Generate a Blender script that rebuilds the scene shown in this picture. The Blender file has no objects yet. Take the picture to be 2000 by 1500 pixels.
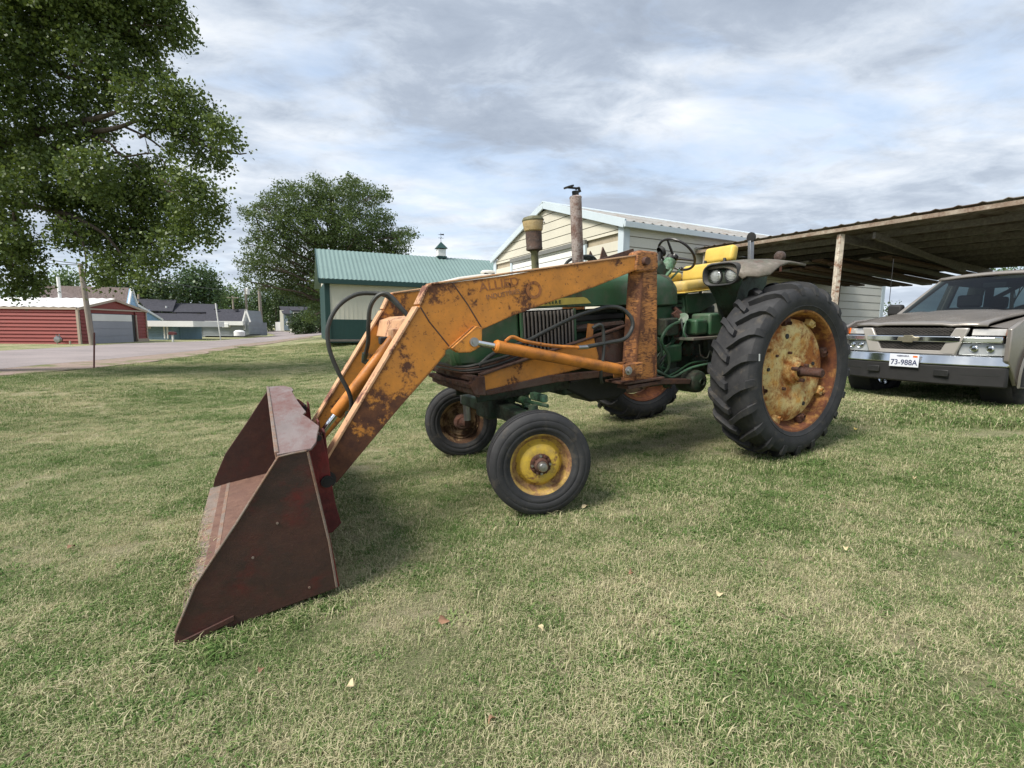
import bpy, math, random
import numpy as np
from mathutils import Vector, Matrix
random.seed(7); rng = np.random.default_rng(7)
S = bpy.context.scene
C = bpy.data.collections.new("place"); S.collection.children.link(C)
rad = math.radians

# ------------------------------------------------------------------ camera
F, PITCH, ROLL, CAMZ = 931.8, 0.118309, -0.008629, 1.281
_f = np.array([0, math.cos(PITCH), -math.sin(PITCH)]); _r = np.array([1.0, 0, 0]); _d = np.cross(_f, _r)
_R = math.cos(ROLL)*_r + math.sin(ROLL)*_d; _D = -math.sin(ROLL)*_r + math.cos(ROLL)*_d
cd = bpy.data.cameras.new("camera"); cam = bpy.data.objects.new("camera", cd); C.objects.link(cam)
cd.sensor_width = 36; cd.lens = F/2000*36; cd.clip_start = 0.05; cd.clip_end = 4000
cam.matrix_world = Matrix(((_R[0], -_D[0], -_f[0], 0), (_R[1], -_D[1], -_f[1], 0), (_R[2], -_D[2], -_f[2], CAMZ), (0, 0, 0, 1)))
S.camera = cam

# ------------------------------------------------------------------ sky and sun
SUN_EL, SUN_AZ = rad(48), rad(235)      # azimuth measured clockwise from +y: the light comes from behind the camera, left
world = bpy.data.worlds.new("World"); S.world = world; world.use_nodes = True
nt = world.node_tree; nt.nodes.clear()
def wn(t, **k):
    n = nt.nodes.new(t)
    for a, b in k.items(): setattr(n, a, b)
    return n
def wmath(op, a, b=None, c=None, clamp=False):
    n = wn('ShaderNodeMath', operation=op, use_clamp=clamp)
    for i, v in enumerate((a, b, c)):
        if v is None: continue
        if isinstance(v, (int, float)): n.inputs[i].default_value = v
        else: nt.links.new(v, n.inputs[i])
    return n.outputs[0]
def wramp(fac, pts):
    n = wn('ShaderNodeValToRGB'); nt.links.new(fac, n.inputs[0])
    e = n.color_ramp.elements
    while len(e) < len(pts): e.new(0.5)
    for q, (p, c) in zip(e, pts): q.position = p; q.color = (*c, 1)
    return n.outputs[0]
def wnoise(vec, scale, detail, rough, dist=0.0, loc=(0, 0, 0), sc=(1, 1, 1), rot=(0, 0, 0)):
    m = wn('ShaderNodeMapping'); nt.links.new(vec, m.inputs[0]); m.inputs[1].default_value = loc; m.inputs[2].default_value = rot; m.inputs[3].default_value = sc
    n = wn('ShaderNodeTexNoise'); nt.links.new(m.outputs[0], n.inputs['Vector'])
    n.inputs['Scale'].default_value = scale; n.inputs['Detail'].default_value = detail; n.inputs['Roughness'].default_value = rough; n.inputs['Distortion'].default_value = dist
    return n.outputs[0]
tc = wn('ShaderNodeTexCoord'); sep = wn('ShaderNodeSeparateXYZ'); nt.links.new(tc.outputs['Generated'], sep.inputs[0])
zz = wmath('ADD', wmath('MAXIMUM', sep.outputs[2], 0.0), 0.16)
cmb = wn('ShaderNodeCombineXYZ')
nt.links.new(wmath('DIVIDE', sep.outputs[0], zz), cmb.inputs[0]); nt.links.new(wmath('DIVIDE', sep.outputs[1], zz), cmb.inputs[1])
P_ = cmb.outputs[0]
big = wnoise(P_, 0.75, 3, 0.5, 0.25, loc=(2.3, 0.8, 0), rot=(0, 0, rad(-24)), sc=(0.8, 1.15, 1))
mid = wnoise(P_, 1.9, 9, 0.6, 0.35, loc=(-2.3, 4.1, 0), rot=(0, 0, rad(-24)), sc=(0.85, 1.15, 1))
fine = wnoise(P_, 5.5, 9, 0.62, 0.5, loc=(3.3, 1.1, 0), rot=(0, 0, rad(-20)), sc=(0.8, 1.2, 1))
dens = wmath('ADD', wmath('MULTIPLY', big, 0.44), wmath('ADD', wmath('MULTIPLY', mid, 0.36), wmath('MULTIPLY', fine, 0.20)))
cloud = wramp(dens, [(0.40, (0.47, 0.485, 0.50)), (0.45, (0.395, 0.42, 0.455)), (0.50, (0.305, 0.34, 0.39)), (0.55, (0.225, 0.258, 0.31)), (0.64, (0.165, 0.195, 0.245))])
hole = wramp(wmath('ADD', wmath('MULTIPLY', wnoise(P_, 1.1, 6, 0.55, 0.3, loc=(6, 2.5, 0), sc=(0.7, 1.3, 1)), 0.75), wmath('MULTIPLY', fine, 0.25)), [(0.40, (1, 1, 1)), (0.50, (0, 0, 0))])
sky = wn('ShaderNodeTexSky', sky_type='NISHITA'); sky.sun_disc = False
sky.sun_elevation = SUN_EL; sky.sun_rotation = SUN_AZ; sky.air_density = 1.0; sky.dust_density = 1.5
WS = 0.10
cs = wn('ShaderNodeVectorMath', operation='SCALE'); nt.links.new(cloud, cs.inputs[0]); cs.inputs['Scale'].default_value = 1/WS
sb = wn('ShaderNodeMixRGB', blend_type='MIX'); sb.inputs[0].default_value = 0.45; nt.links.new(sky.outputs[0], sb.inputs[1]); sb.inputs[2].default_value = (0.30/WS, 0.40/WS, 0.54/WS, 1)
mx = wn('ShaderNodeMixRGB', blend_type='MIX'); nt.links.new(wmath('MULTIPLY', hole, 0.55), mx.inputs[0]); nt.links.new(cs.outputs[0], mx.inputs[1]); nt.links.new(sb.outputs[0], mx.inputs[2])
# thin bright veil towards the horizon
hz = wramp(sep.outputs[2], [(0.0, (0.5, 0.5, 0.5)), (0.12, (0.22, 0.22, 0.22)), (0.4, (0, 0, 0))])
mh = wn('ShaderNodeMixRGB', blend_type='MIX'); nt.links.new(hz, mh.inputs[0]); nt.links.new(mx.outputs[0], mh.inputs[1]); mh.inputs[2].default_value = (0.39/WS, 0.435/WS, 0.49/WS, 1)
bg = wn('ShaderNodeBackground'); bg.inputs[1].default_value = WS; nt.links.new(mh.outputs[0], bg.inputs[0])
wo = wn('ShaderNodeOutputWorld'); nt.links.new(bg.outputs[0], wo.inputs[0])
sd = bpy.data.lights.new("sun", 'SUN'); sun = bpy.data.objects.new("sun", sd); C.objects.link(sun)
sd.energy = 2.6; sd.angle = rad(24); sd.color = (1.0, 0.95, 0.86)
_s = Vector((math.sin(SUN_AZ)*math.cos(SUN_EL), math.cos(SUN_AZ)*math.cos(SUN_EL), math.sin(SUN_EL)))
sun.rotation_euler = _s.to_track_quat('Z', 'Y').to_euler(); sun.location = (-5, -5, 20)
S.view_settings.view_transform = 'Standard'; S.view_settings.look = 'None'; S.view_settings.exposure = 1.12; S.view_settings.gamma = 1
S.view_settings.use_curve_mapping = False
S.render.film_transparent = False
S.cycles.max_bounces = 6; S.cycles.transparent_max_bounces = 12

# ------------------------------------------------------------------ layout helpers
_M = np.array([_R, _D, _f])
def ray(u, v): return _M.T @ np.array([(u-1000)/F, (v-750)/F, 1.0])
def at(u, v, Y):                       # the point seen at photo pixel (u, v) at distance Y in front
    d = ray(u, v); k = Y/d[1]; return Vector((d[0]*k, Y, CAMZ+d[2]*k))
def gh(x, y):
    v = .0665*(np.asarray(x, float)+.166)+.035*(np.asarray(y, float)-3.88)
    v = np.where(v > .38, .38+.14*np.tanh((v-.38)/.14), v)
    k = np.clip((np.hypot(np.asarray(x, float)+.5, np.asarray(y, float)-2.5)-4)/9, 0, 1); lo = -.30+(.27*k*k*(3-2*k))
    return np.where(v < lo, lo-.05*np.tanh((lo-v)/.05), v)
def G(x, y): return float(gh(x, y))
def gpix(u, v):                        # where the pixel's ray meets the ground
    d = ray(u, v); k = 1.0
    for _ in range(80):
        x, y = d[0]*k, d[1]*k; e = CAMZ+d[2]*k-G(x, y)
        k += e/max(0.02, -d[2])*0.6
    return Vector((d[0]*k, d[1]*k, G(d[0]*k, d[1]*k)))

# ------------------------------------------------------------------ materials
MATS = {}
class MT:
    def __init__(s, name):
        s.m = bpy.data.materials.new(name); s.m.use_nodes = True; s.nt = s.m.node_tree
        s.b = s.nt.nodes['Principled BSDF']; s.out = s.nt.nodes['Material Output']; s._co = None
    def n(s, t, **k):
        n = s.nt.nodes.new(t)
        for a, b in k.items(): setattr(n, a, b)
        return n
    def set(s, sock, v):
        if hasattr(v, 'node'): s.nt.links.new(v, sock)
        elif isinstance(v, tuple): sock.default_value = (*v, 1) if len(v) == 3 and sock.type == 'RGBA' else v
        else: sock.default_value = v
    def co(s, world=False):
        if world: return s.n('ShaderNodeNewGeometry').outputs['Position']
        if s._co is None: s._co = s.n('ShaderNodeTexCoord').outputs['Object']
        return s._co
    def noise(s, scale, detail=6, rough=.6, sc=(1, 1, 1), loc=(0, 0, 0), world=False, dist=0.0, rot=(0, 0, 0)):
        m = s.n('ShaderNodeMapping'); s.set(m.inputs[0], s.co(world)); m.inputs[1].default_value = loc; m.inputs[2].default_value = rot; m.inputs[3].default_value = sc
        n = s.n('ShaderNodeTexNoise'); s.set(n.inputs['Vector'], m.outputs[0])
        n.inputs['Scale'].default_value = scale; n.inputs['Detail'].default_value = detail; n.inputs['Roughness'].default_value = rough; n.inputs['Distortion'].default_value = dist
        return n.outputs[0]
    def math(s, op, a, b=0.0, c=0.0, clamp=False):
        n = s.n('ShaderNodeMath', operation=op, use_clamp=clamp)
        for i, v in enumerate((a, b, c)): s.set(n.inputs[i], v)
        return n.outputs[0]
    def step(s, v, lo, hi):
        n = s.n('ShaderNodeMapRange'); s.set(n.inputs[0], v); n.inputs[1].default_value = lo; n.inputs[2].default_value = hi; return n.outputs[0]
    def mix(s, f, a, b, mode='MIX'):
        n = s.n('ShaderNodeMixRGB', blend_type=mode); s.set(n.inputs[0], f); s.set(n.inputs[1], a); s.set(n.inputs[2], b); return n.outputs[0]
    def bump(s, h, st=.3, dist=.01, prev=None):
        n = s.n('ShaderNodeBump'); s.set(n.inputs['Height'], h); n.inputs['Strength'].default_value = st; n.inputs['Distance'].default_value = dist
        if prev is not None: s.set(n.inputs['Normal'], prev)
        return n.outputs[0]
    def fin(s, color, rough=.6, metal=0.0, normal=None, spec=.5):
        s.set(s.b.inputs['Base Color'], color); s.set(s.b.inputs['Roughness'], rough); s.set(s.b.inputs['Metallic'], metal)
        s.b.inputs['Specular IOR Level'].default_value = spec
        if normal is not None: s.set(s.b.inputs['Normal'], normal)
        return s.m
def sc3(c, k): return tuple(min(1, x*k) for x in c)
def rusty(name, base, rust=(.075, .032, .022), rust2=(.16, .065, .03), amt=.5, scale=3.0, sc=(1, 1, 1), rough=.5, speck=.5, dirt=.25, dirtcol=(.12, .10, .07), loc=(0, 0, 0), zlow=None, soft=.03, metal=0.0, streak=0.0, streak_ax=(1, 1, .12), edge=0.0):
    """painted steel, faded, chipped and rusting through"""
    t = MT(name)
    big = t.noise(scale, 8, .66, sc, loc, dist=.25); fine = t.noise(scale*9, 6, .7, sc, (3, 1, 2)); tiny = t.noise(scale*34, 4, .7, sc, (5, 7, 1))
    v = t.math('ADD', big, t.math('MULTIPLY', t.math('SUBTRACT', fine, .5), .32))
    if edge:                          # bare metal and rust where corners have been knocked
        bv = t.n('ShaderNodeBevel'); bv.samples = 4; bv.inputs[0].default_value = edge; ge = t.n('ShaderNodeNewGeometry')
        dp = t.n('ShaderNodeVectorMath', operation='DOT_PRODUCT'); t.set(dp.inputs[0], bv.outputs[0]); t.set(dp.inputs[1], ge.outputs['Normal'])
        v = t.math('ADD', v, t.math('MULTIPLY', t.step(dp.outputs['Value'], .995, .80), .20))
    if zlow:                          # rust climbs from the low end of the piece
        sx = t.n('ShaderNodeSeparateXYZ'); t.set(sx.inputs[0], t.co())
        v = t.math('ADD', v, t.math('MULTIPLY', t.step(sx.outputs[2], zlow[1], zlow[0]), zlow[2]))
    m1 = t.step(v, 1-amt-soft, 1-amt+soft)
    m2 = t.step(t.math('ADD', t.math('MULTIPLY', fine, .6), t.math('MULTIPLY', tiny, .4)), .66-.16*speck, .70-.14*speck)
    if streak:
        m3 = t.step(t.noise(scale*7, 5, .6, streak_ax, (9, 2, 4)), .62-.2*streak, .70-.15*streak); m2 = t.math('MAXIMUM', m2, m3)
    m = t.math('MAXIMUM', m1, t.math('MULTIPLY', m2, min(1, speck*1.6)), clamp=True)
    fade = t.mix(t.step(t.noise(scale*.8, 5, .6, sc, (8, 3, 1)), .35, .7), sc3(base, .8), sc3(base, 1.18))
    fade = t.mix(t.math('MULTIPLY', t.step(t.noise(scale*2.1, 7, .65, sc, (1, 8, 5)), .48, .72), dirt*2, clamp=True), fade, dirtcol)
    halo = t.math('MULTIPLY', t.step(v, 1-amt-.16, 1-amt), .45)
    fade = t.mix(halo, fade, tuple(a*.5+b*.5 for a, b in zip(base, rust2)))
    rc = t.mix(t.step(t.noise(scale*5, 7, .7, sc, (2, 2, 9)), .35, .65), rust, rust2)
    n1 = t.bump(t.math('SUBTRACT', t.math('MULTIPLY', tiny, .6), t.math('MULTIPLY', m, .8)), .45, .004)
    return t.fin(t.mix(m, fade, rc), t.math('ADD', rough, t.math('MULTIPLY', m, .32), clamp=True), metal, n1, .4)
def plain(name, base, rough=.6, var=.15, scale=8, metal=0.0, bump=.1, spec=.5, sc=(1, 1, 1)):
    t = MT(name); n = t.noise(scale, 6, .65, sc); f = t.noise(scale*7, 5, .7, sc)
    c = t.mix(t.step(n, .3, .7), sc3(base, 1-var), sc3(base, 1+var)); c = t.mix(t.math('MULTIPLY', t.step(f, .5, .75), var*.8), c, sc3(base, .5))
    return t.fin(c, t.math('ADD', rough-.06, t.math('MULTIPLY', n, .12)), metal, t.bump(f, bump, .004), spec)
ORANGE = (.66, .262, .042)
M = MATS
M['orange'] = rusty('orange_loader_paint', ORANGE, edge=.035, amt=.44, scale=2.6, speck=.6, dirt=.12, zlow=(.45, 1.35, .20), loc=(.6, 0, .2))
M['orange_boom'] = rusty('orange_boom_paint', ORANGE, edge=.035, amt=.405, scale=3.4, speck=.58, dirt=.10, loc=(1.4, .2, .7), zlow=(.55, 1.12, .26))
M['orange_rail'] = rusty('orange_rail_paint', ORANGE, edge=.035, amt=.36, scale=4, speck=.4, dirt=.2, loc=(5, 1, 2))
M['orange_far'] = rusty('orange_far_paint', ORANGE, edge=.035, amt=.44, scale=4.0, speck=.5, dirt=.15, loc=(2.1, 3, .2))
M['orange_post'] = rusty('orange_post_paint', (.52, .215, .06), edge=.03, amt=.45, scale=4, speck=.6, dirt=.55, dirtcol=(.15, .075, .045), streak=.62, streak_ax=(.7, .7, 4.5), loc=(0, 0, 3))
M['orange_cyl'] = rusty('orange_cylinder_paint', (.58, .21, .035), amt=.36, scale=5, speck=.35, dirt=.35, dirtcol=(.10, .05, .03), rough=.4)
M['orange_pink'] = rusty('sunbleached_orange', (.62, .36, .20), rust2=(.28, .12, .08), amt=.40, scale=5, speck=.3, dirt=.12)
M['brown_steel'] = rusty('brown_rusted_steel', (.085, .050, .040), rust=(.045, .028, .026), rust2=(.13, .06, .035), amt=.5, scale=4, speck=.5, rough=.6)
M['bucket_side'] = rusty('dark_worn_bucket_steel', (.048, .028, .025), edge=.03, rust=(.058, .026, .020), rust2=(.085, .038, .026), amt=.5, scale=3.2, speck=.35, rough=.42, sc=(1, 1, 1.2), soft=.14, dirt=.42, dirtcol=(.15, .016, .016))
M['bucket_top'] = rusty('worn_bare_red_steel', (.215, .175, .17), rust=(.15, .07, .062), rust2=(.18, .13, .125), amt=.5, scale=3, speck=.15, rough=.45, sc=(1.5, .5, 1), soft=.1, dirt=.1)
M['bucket_floor'] = rusty('scuffed_bucket_floor', (.15, .085, .068), rust=(.10, .05, .038), rust2=(.21, .12, .085), amt=.5, scale=2.5, speck=.2, rough=.5, soft=.12)
M['bucket_red'] = rusty('red_bucket_paint', (.20, .022, .022), rust=(.07, .022, .02), rust2=(.12, .03, .025), amt=.5, scale=3, speck=.3, rough=.5, soft=.08)
M['bare_edge'] = rusty('bare_cutting_edge', (.22, .175, .15), rust=(.19, .10, .07), rust2=(.26, .17, .12), amt=.46, scale=9, speck=.3, rough=.5, soft=.06)
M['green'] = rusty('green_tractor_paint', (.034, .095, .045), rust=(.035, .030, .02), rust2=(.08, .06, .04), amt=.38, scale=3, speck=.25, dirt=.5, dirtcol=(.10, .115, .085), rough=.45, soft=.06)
M['fender_dust'] = rusty('dusty_brown_fender_top', (.17, .145, .12), rust=(.12, .075, .065), rust2=(.09, .11, .08), amt=.48, scale=4, speck=.3, dirt=.5, dirtcol=(.26, .22, .20), soft=.1)
M['green_top'] = rusty('dusty_faded_green', (.10, .13, .09), rust=(.10, .07, .06), rust2=(.16, .13, .11), amt=.5, scale=4, speck=.2, dirt=.5, dirtcol=(.20, .18, .16), soft=.1)
M['green_light'] = rusty('pale_green_paint', (.10, .22, .13), rust=(.04, .06, .04), rust2=(.09, .10, .07), amt=.42, scale=6, speck=.2, dirt=.3, dirtcol=(.22, .26, .21), soft=.08)
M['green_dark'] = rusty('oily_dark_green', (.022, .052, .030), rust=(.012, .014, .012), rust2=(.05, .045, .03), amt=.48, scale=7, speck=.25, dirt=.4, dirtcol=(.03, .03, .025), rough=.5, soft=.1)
M['black'] = plain('grimy_black_iron', (.018, .018, .018), .6, .4, 12)
M['hose'] = plain('black_rubber_hose', (.028, .030, .028), .5, .35, 20)
M['wheelblack'] = plain('black_steering_rim', (.016, .013, .013), .35, .2, 20)
M['yellow_vinyl'] = rusty('yellow_vinyl', (.60, .42, .085), rust=(.25, .16, .06), rust2=(.4, .28, .1), amt=.26, scale=5, speck=.0, dirt=.10, dirtcol=(.45, .34, .14), rough=.45, soft=.1)
M['yellow_seat'] = rusty('dusty_yellow_vinyl', (.55, .39, .11), rust=(.10, .07, .03), rust2=(.3, .22, .1), amt=.30, scale=6, speck=.12, dirt=.5, dirtcol=(.42, .35, .24), rough=.55, soft=.06)
M['yellow_rim'] = rusty('yellow_wheel_paint', (.62, .42, .055), rust=(.12, .055, .03), rust2=(.26, .13, .06), amt=.42, scale=7, speck=.35, dirt=.3, dirtcol=(.26, .18, .11), rough=.5, soft=.05)
M['yellow_flange'] = rusty('rusting_yellow_flange', (.50, .34, .07), rust=(.12, .055, .03), rust2=(.30, .17, .09), amt=.50, scale=6, speck=.4, dirt=.6, dirtcol=(.24, .15, .09), rough=.55, soft=.08)
M['cream_disc'] = rusty('cream_yellow_wheel_disc', (.72, .57, .25), rust=(.20, .060, .02), rust2=(.44, .17, .035), amt=.50, scale=3.8, speck=.65, dirt=.85, dirtcol=(.60, .29, .05), rough=.6, soft=.07)
M['rust_rim'] = rusty('rusty_orange_rim', (.60, .31, .07), rust=(.10, .036, .024), rust2=(.22, .08, .03), amt=.56, scale=3.0, speck=.4, dirt=.3, dirtcol=(.20, .08, .03), rough=.6, soft=.08)
M['old_rim'] = rusty('weathered_brown_rim', (.32, .21, .11), rust=(.055, .032, .022), rust2=(.12, .06, .03), amt=.5, scale=6, speck=.4, rough=.6)
M['rust'] = rusty('bare_rust', (.075, .038, .029), rust=(.045, .022, .018), rust2=(.12, .052, .032), amt=.5, scale=9, speck=.4, rough=.8)
M['dkrust'] = rusty('dark_shaft_rust', (.060, .030, .025), rust=(.035, .018, .015), rust2=(.10, .045, .03), amt=.5, scale=12, speck=.4, rough=.7)
M['muffler'] = rusty('rusted_muffler', (.50, .43, .41), rust=(.12, .065, .05), rust2=(.22, .13, .11), amt=.42, scale=9, speck=.85, rough=.8, soft=.1)
M['bowl'] = rusty('amber_dust_bowl', (.42, .31, .15), rust=(.30, .20, .07), rust2=(.42, .34, .2), amt=.4, scale=9, speck=.1, rough=.25, soft=.1)
M['olive'] = rusty('olive_stack_pipe', (.13, .13, .065), rust=(.05, .04, .03), rust2=(.10, .08, .05), amt=.4, scale=9, speck=.3)
M['dkbrown'] = rusty('brown_prescreener', (.060, .042, .035), rust=(.035, .026, .022), rust2=(.10, .06, .045), amt=.5, scale=8, speck=.3)
M['chrome'] = plain('chrome', (.62, .64, .66), .12, .08, 5, 1.0, .02)
M['steel'] = plain('plain_steel', (.36, .36, .37), .35, .2, 14, .9, .05)
M['slat'] = plain('dusty_grille_slat', (.095, .085, .078), .6, .3, 14)
M['dark_void'] = plain('dark_radiator_core', (.010, .010, .010), .8, .2, 20)
def rubber():
    t = MT('dusty_tyre_rubber'); n = t.noise(5, 8, .7); f = t.noise(60, 5, .7)
    c = t.mix(t.step(n, .35, .7), (.019, .0195, .022), (.046, .046, .048)); c = t.mix(t.math('MULTIPLY', t.step(t.noise(11, 7, .7, loc=(4, 4, 4)), .55, .75), .6), c, (.12, .10, .075))
    return t.fin(c, .72, 0, t.bump(f, .35, .003), .35)
M['rubber'] = rubber()
def glassm(name, tint=(.8, .85, .88), rough=.05, op=.35):
    t = MT(name); tr = t.n('ShaderNodeBsdfTransparent'); tr.inputs[0].default_value = (*tint, 1)
    gl = t.n('ShaderNodeBsdfGlossy'); gl.inputs[1].default_value = rough
    mixs = t.n('ShaderNodeMixShader'); fr = t.n('ShaderNodeFresnel'); fr.inputs[0].default_value = 1.45
    t.set(mixs.inputs[0], t.math('ADD', fr.outputs[0], op, clamp=True)); t.set(mixs.inputs[1], tr.outputs[0]); t.set(mixs.inputs[2], gl.outputs[0])
    t.set(t.out.inputs[0], mixs.outputs[0]); return t.m
M['glass'] = glassm('car_glass', (.30, .37, .38), .02, -.03)
M['lens'] = glassm('lamp_lens', (.75, .78, .8), .08, .18)
def winglass():
    t = MT('house_window_glass'); return t.fin(t.mix(t.step(t.noise(2, 3, .5), .4, .6), (.02, .025, .03), (.05, .06, .07)), .12, 0, None, .8)
M['winglass'] = winglass(); M['sealed_beam'] = plain('sealed_beam_glass', (.46, .48, .46), .12, .25, 14, .35, .02); M['lens_line'] = plain('lens_line', (.22, .23, .23), .3)

# ------------------------------------------------------------------ mesh helpers
class MB:
    def __init__(s): s.v = []; s.f = []
    def add(s, vs, fs):
        o = len(s.v); s.v += [tuple(map(float, p)) for p in vs]; s.f += [tuple(i+o for i in q) for q in fs]; return s
    def box(s, c, d, R=None):
        c = Vector(c); vs = []
        for i in (-1, 1):
            for j in (-1, 1):
                for k in (-1, 1):
                    p = Vector((i*d[0]/2, j*d[1]/2, k*d[2]/2))
                    if R is not None: p = R @ p
                    vs.append(c+p)
        return s.add(vs, [(0, 1, 3, 2), (4, 6, 7, 5), (0, 4, 5, 1), (2, 3, 7, 6), (0, 2, 6, 4), (1, 5, 7, 3)])
    def beam(s, a, b, w, h, up=(0, 0, 1)):
        a = Vector(a); b = Vector(b); d = (b-a); L = d.length; x = d.normalized(); y = Vector(up).cross(x)
        if y.length < 1e-4: y = Vector((0, 1, 0)).cross(x)
        y.normalize(); z = x.cross(y); R = Matrix((x, y, z)).transposed()
        return s.box((a+b)/2, (L, w, h), R)
    def prism(s, poly, y0, y1, ax='y'):
        """polygon in x,z extruded along y (ax='y'); ax='x': polygon in y,z extruded along x; ax='z': polygon in x,y"""
        n = len(poly)
        f = {'y': lambda p, t: (p[0], t, p[1]), 'x': lambda p, t: (t, p[0], p[1]), 'z': lambda p, t: (p[0], p[1], t)}[ax]
        vs = [f(p, y0) for p in poly]+[f(p, y1) for p in poly]
        A = sum(poly[i][0]*poly[(i+1) % n][1]-poly[(i+1) % n][0]*poly[i][1] for i in range(n))
        fs = [tuple(range(n)), tuple(range(2*n-1, n-1, -1))]+[(i, i+n, (i+1) % n+n, (i+1) % n) for i in range(n)]
        if (A > 0) == (ax in 'y'): pass
        return s.add(vs, fs)
    def ring(s, pts, close=False):  # pts: list of rings
        n = len(pts[0]); o = len(s.v)
        for r in pts: s.v += [tuple(map(float, p)) for p in r]
        for a in range(len(pts)-(0 if close else 1)):
            b = (a+1) % len(pts)
            for i in range(n): s.f.append((o+a*n+i, o+a*n+(i+1) % n, o+b*n+(i+1) % n, o+b*n+i))
        return s
    def tube(s, path, r, n=10, caps=True):
        path = [Vector(p) for p in path]; rs = r if isinstance(r, (list, tuple)) else [r]*len(path)
        rings = []; prev = None
        for i, p in enumerate(path):
            t = (path[min(i+1, len(path)-1)]-path[max(i-1, 0)]).normalized()
            if prev is None:
                u = t.cross(Vector((0, 0, 1)));
                if u.length < .05: u = t.cross(Vector((0, 1, 0)))
            else: u = prev-t*prev.dot(t)
            u.normalize(); prev = u; w = t.cross(u)
            rings.append([p+(u*math.cos(2*math.pi*k/n)+w*math.sin(2*math.pi*k/n))*rs[i] for k in range(n)])
        o = len(s.v); s.ring(rings)
        if caps: s.f.append(tuple(range(o+n-1, o-1, -1))); e = o+n*(len(path)-1); s.f.append(tuple(range(e, e+n)))
        return s
    def lathe(s, prof, c, axis=(0, 0, 1), n=32, caps=False):
        """prof: (radius, offset along axis)"""
        a = Vector(axis).normalized(); u = a.orthogonal().normalized(); w = a.cross(u); c = Vector(c)
        rings = [[c+a*h+(u*math.cos(2*math.pi*k/n)+w*math.sin(2*math.pi*k/n))*r for k in range(n)] for r, h in prof]
        o = len(s.v); s.ring(rings)
        if caps: s.f.append(tuple(range(o+n-1, o-1, -1))); e = o+n*(len(prof)-1); s.f.append(tuple(range(e, e+n)))
        return s
    def mesh(s, name, mat=None, smooth=35, bevel=0):
        me = bpy.data.meshes.new(name); me.from_pydata(s.v, [], s.f)
        import bmesh
        b = bmesh.new(); b.from_mesh(me); bmesh.ops.recalc_face_normals(b, faces=b.faces); b.to_mesh(me); b.free()
        if smooth:
            me.polygons.foreach_set('use_smooth', [True]*len(me.polygons)); me.set_sharp_from_angle(angle=rad(smooth))
        if mat is not None:
            me.materials.append(M[mat] if isinstance(mat, str) else mat)
        return me
def spline(pts, k=8):
    P = [Vector(p) for p in pts]; P = [P[0]*2-P[1]]+P+[P[-1]*2-P[-2]]; out = []
    for i in range(1, len(P)-2):
        a, b, c, d = P[i-1:i+3]
        for j in range(k):
            t = j/k; out.append(.5*((2*b)+(c-a)*t+(2*a-5*b+4*c-d)*t*t+(3*b-a-3*c+d)*t**3))
    out.append(P[-2]); return out
def part(name, mb, mat, parent, bevel=0, smooth=35, label=None, kind=None):
    me = mb.mesh(name, mat, smooth) if isinstance(mb, MB) else mb
    o = bpy.data.objects.new(name, me); C.objects.link(o)
    if parent is not None: o.parent = parent
    if bevel:
        m = o.modifiers.new('bevel', 'BEVEL'); m.width = bevel; m.segments = 2; m.limit_method = 'ANGLE'; m.angle_limit = rad(40)
    if label: o['label'] = label
    if kind: o['kind'] = kind
    return o
def tag(o, label, cat, group=None):
    o['label'] = label; o['category'] = cat
    if group: o['group'] = group
    return o
def thing(name, label, cat, mat=None, group=None):
    o = bpy.data.objects.new(name, None); C.objects.link(o); o.empty_display_size = .2
    if mat is not None: o.matrix_world = mat
    return tag(o, label, cat, group)
def share(src, parent, M4=None):
    c = src.copy(); C.objects.link(c); c.parent = parent
    if M4 is not None: c.matrix_basis = M4
    return c

# ================================================================== GROUND, ROAD
def grass_mat(name, blades):
    t = MT(name)
    a = t.noise(.55, 5, .6, world=True, sc=(.5, 1, 1), rot=(0, 0, rad(-16))); b = t.noise(2.6, 6, .65, world=True, sc=(.55, 1, 1), rot=(0, 0, rad(-16))); c = t.noise(14, 5, .7, world=True)
    v = t.math('ADD', t.math('MULTIPLY', a, .45), t.math('ADD', t.math('MULTIPLY', b, .38), t.math('MULTIPLY', c, .17)))
    v = t.math('ADD', t.math('MULTIPLY', t.math('SUBTRACT', v, .5), 1.75), .515)
    if blades:
        oi = t.n('ShaderNodeObjectInfo').outputs['Random']; at_ = t.n('ShaderNodeAttribute'); at_.attribute_name = 'shade'
        v = t.math('ADD', v, t.math('MULTIPLY', t.math('SUBTRACT', oi, .5), .14)); v = t.math('ADD', v, t.math('MULTIPLY', t.math('SUBTRACT', at_.outputs['Fac'], .5), .42))
    g = t.mix(t.step(v, .38, .49), (.118, .195, .058), (.27, .335, .135))
    g = t.mix(t.step(v, .49, .615), g, (.57, .52, .335))
    if not blades:
        g = t.mix(.35, g, (.19, .165, .11)); d = t.step(t.noise(60, 5, .8, world=True), .45, .62); g = t.mix(t.math('MULTIPLY', d, .75), g, (.40, .36, .23)); d = t.step(t.noise(75, 5, .8, world=True, loc=(4, 1, 2)), .50, .62); g = t.mix(t.math('MULTIPLY', d, .6), g, (.05, .055, .025))
        return t.fin(g, .95, 0, t.bump(t.noise(55, 6, .8, world=True), 1.0, .04), .1)
    t.fin(g, .7, 0, None, .12)
    tl = t.n('ShaderNodeBsdfTranslucent'); t.set(tl.inputs[0], g); ms = t.n('ShaderNodeMixShader'); ms.inputs[0].default_value = .28
    t.set(ms.inputs[1], t.b.outputs[0]); t.set(ms.inputs[2], tl.outputs[0]); t.set(t.out.inputs[0], ms.outputs[0]); return t.m
M['lawn'] = grass_mat('lawn_ground', False); M['blade'] = grass_mat('grass_blade', True)
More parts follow.
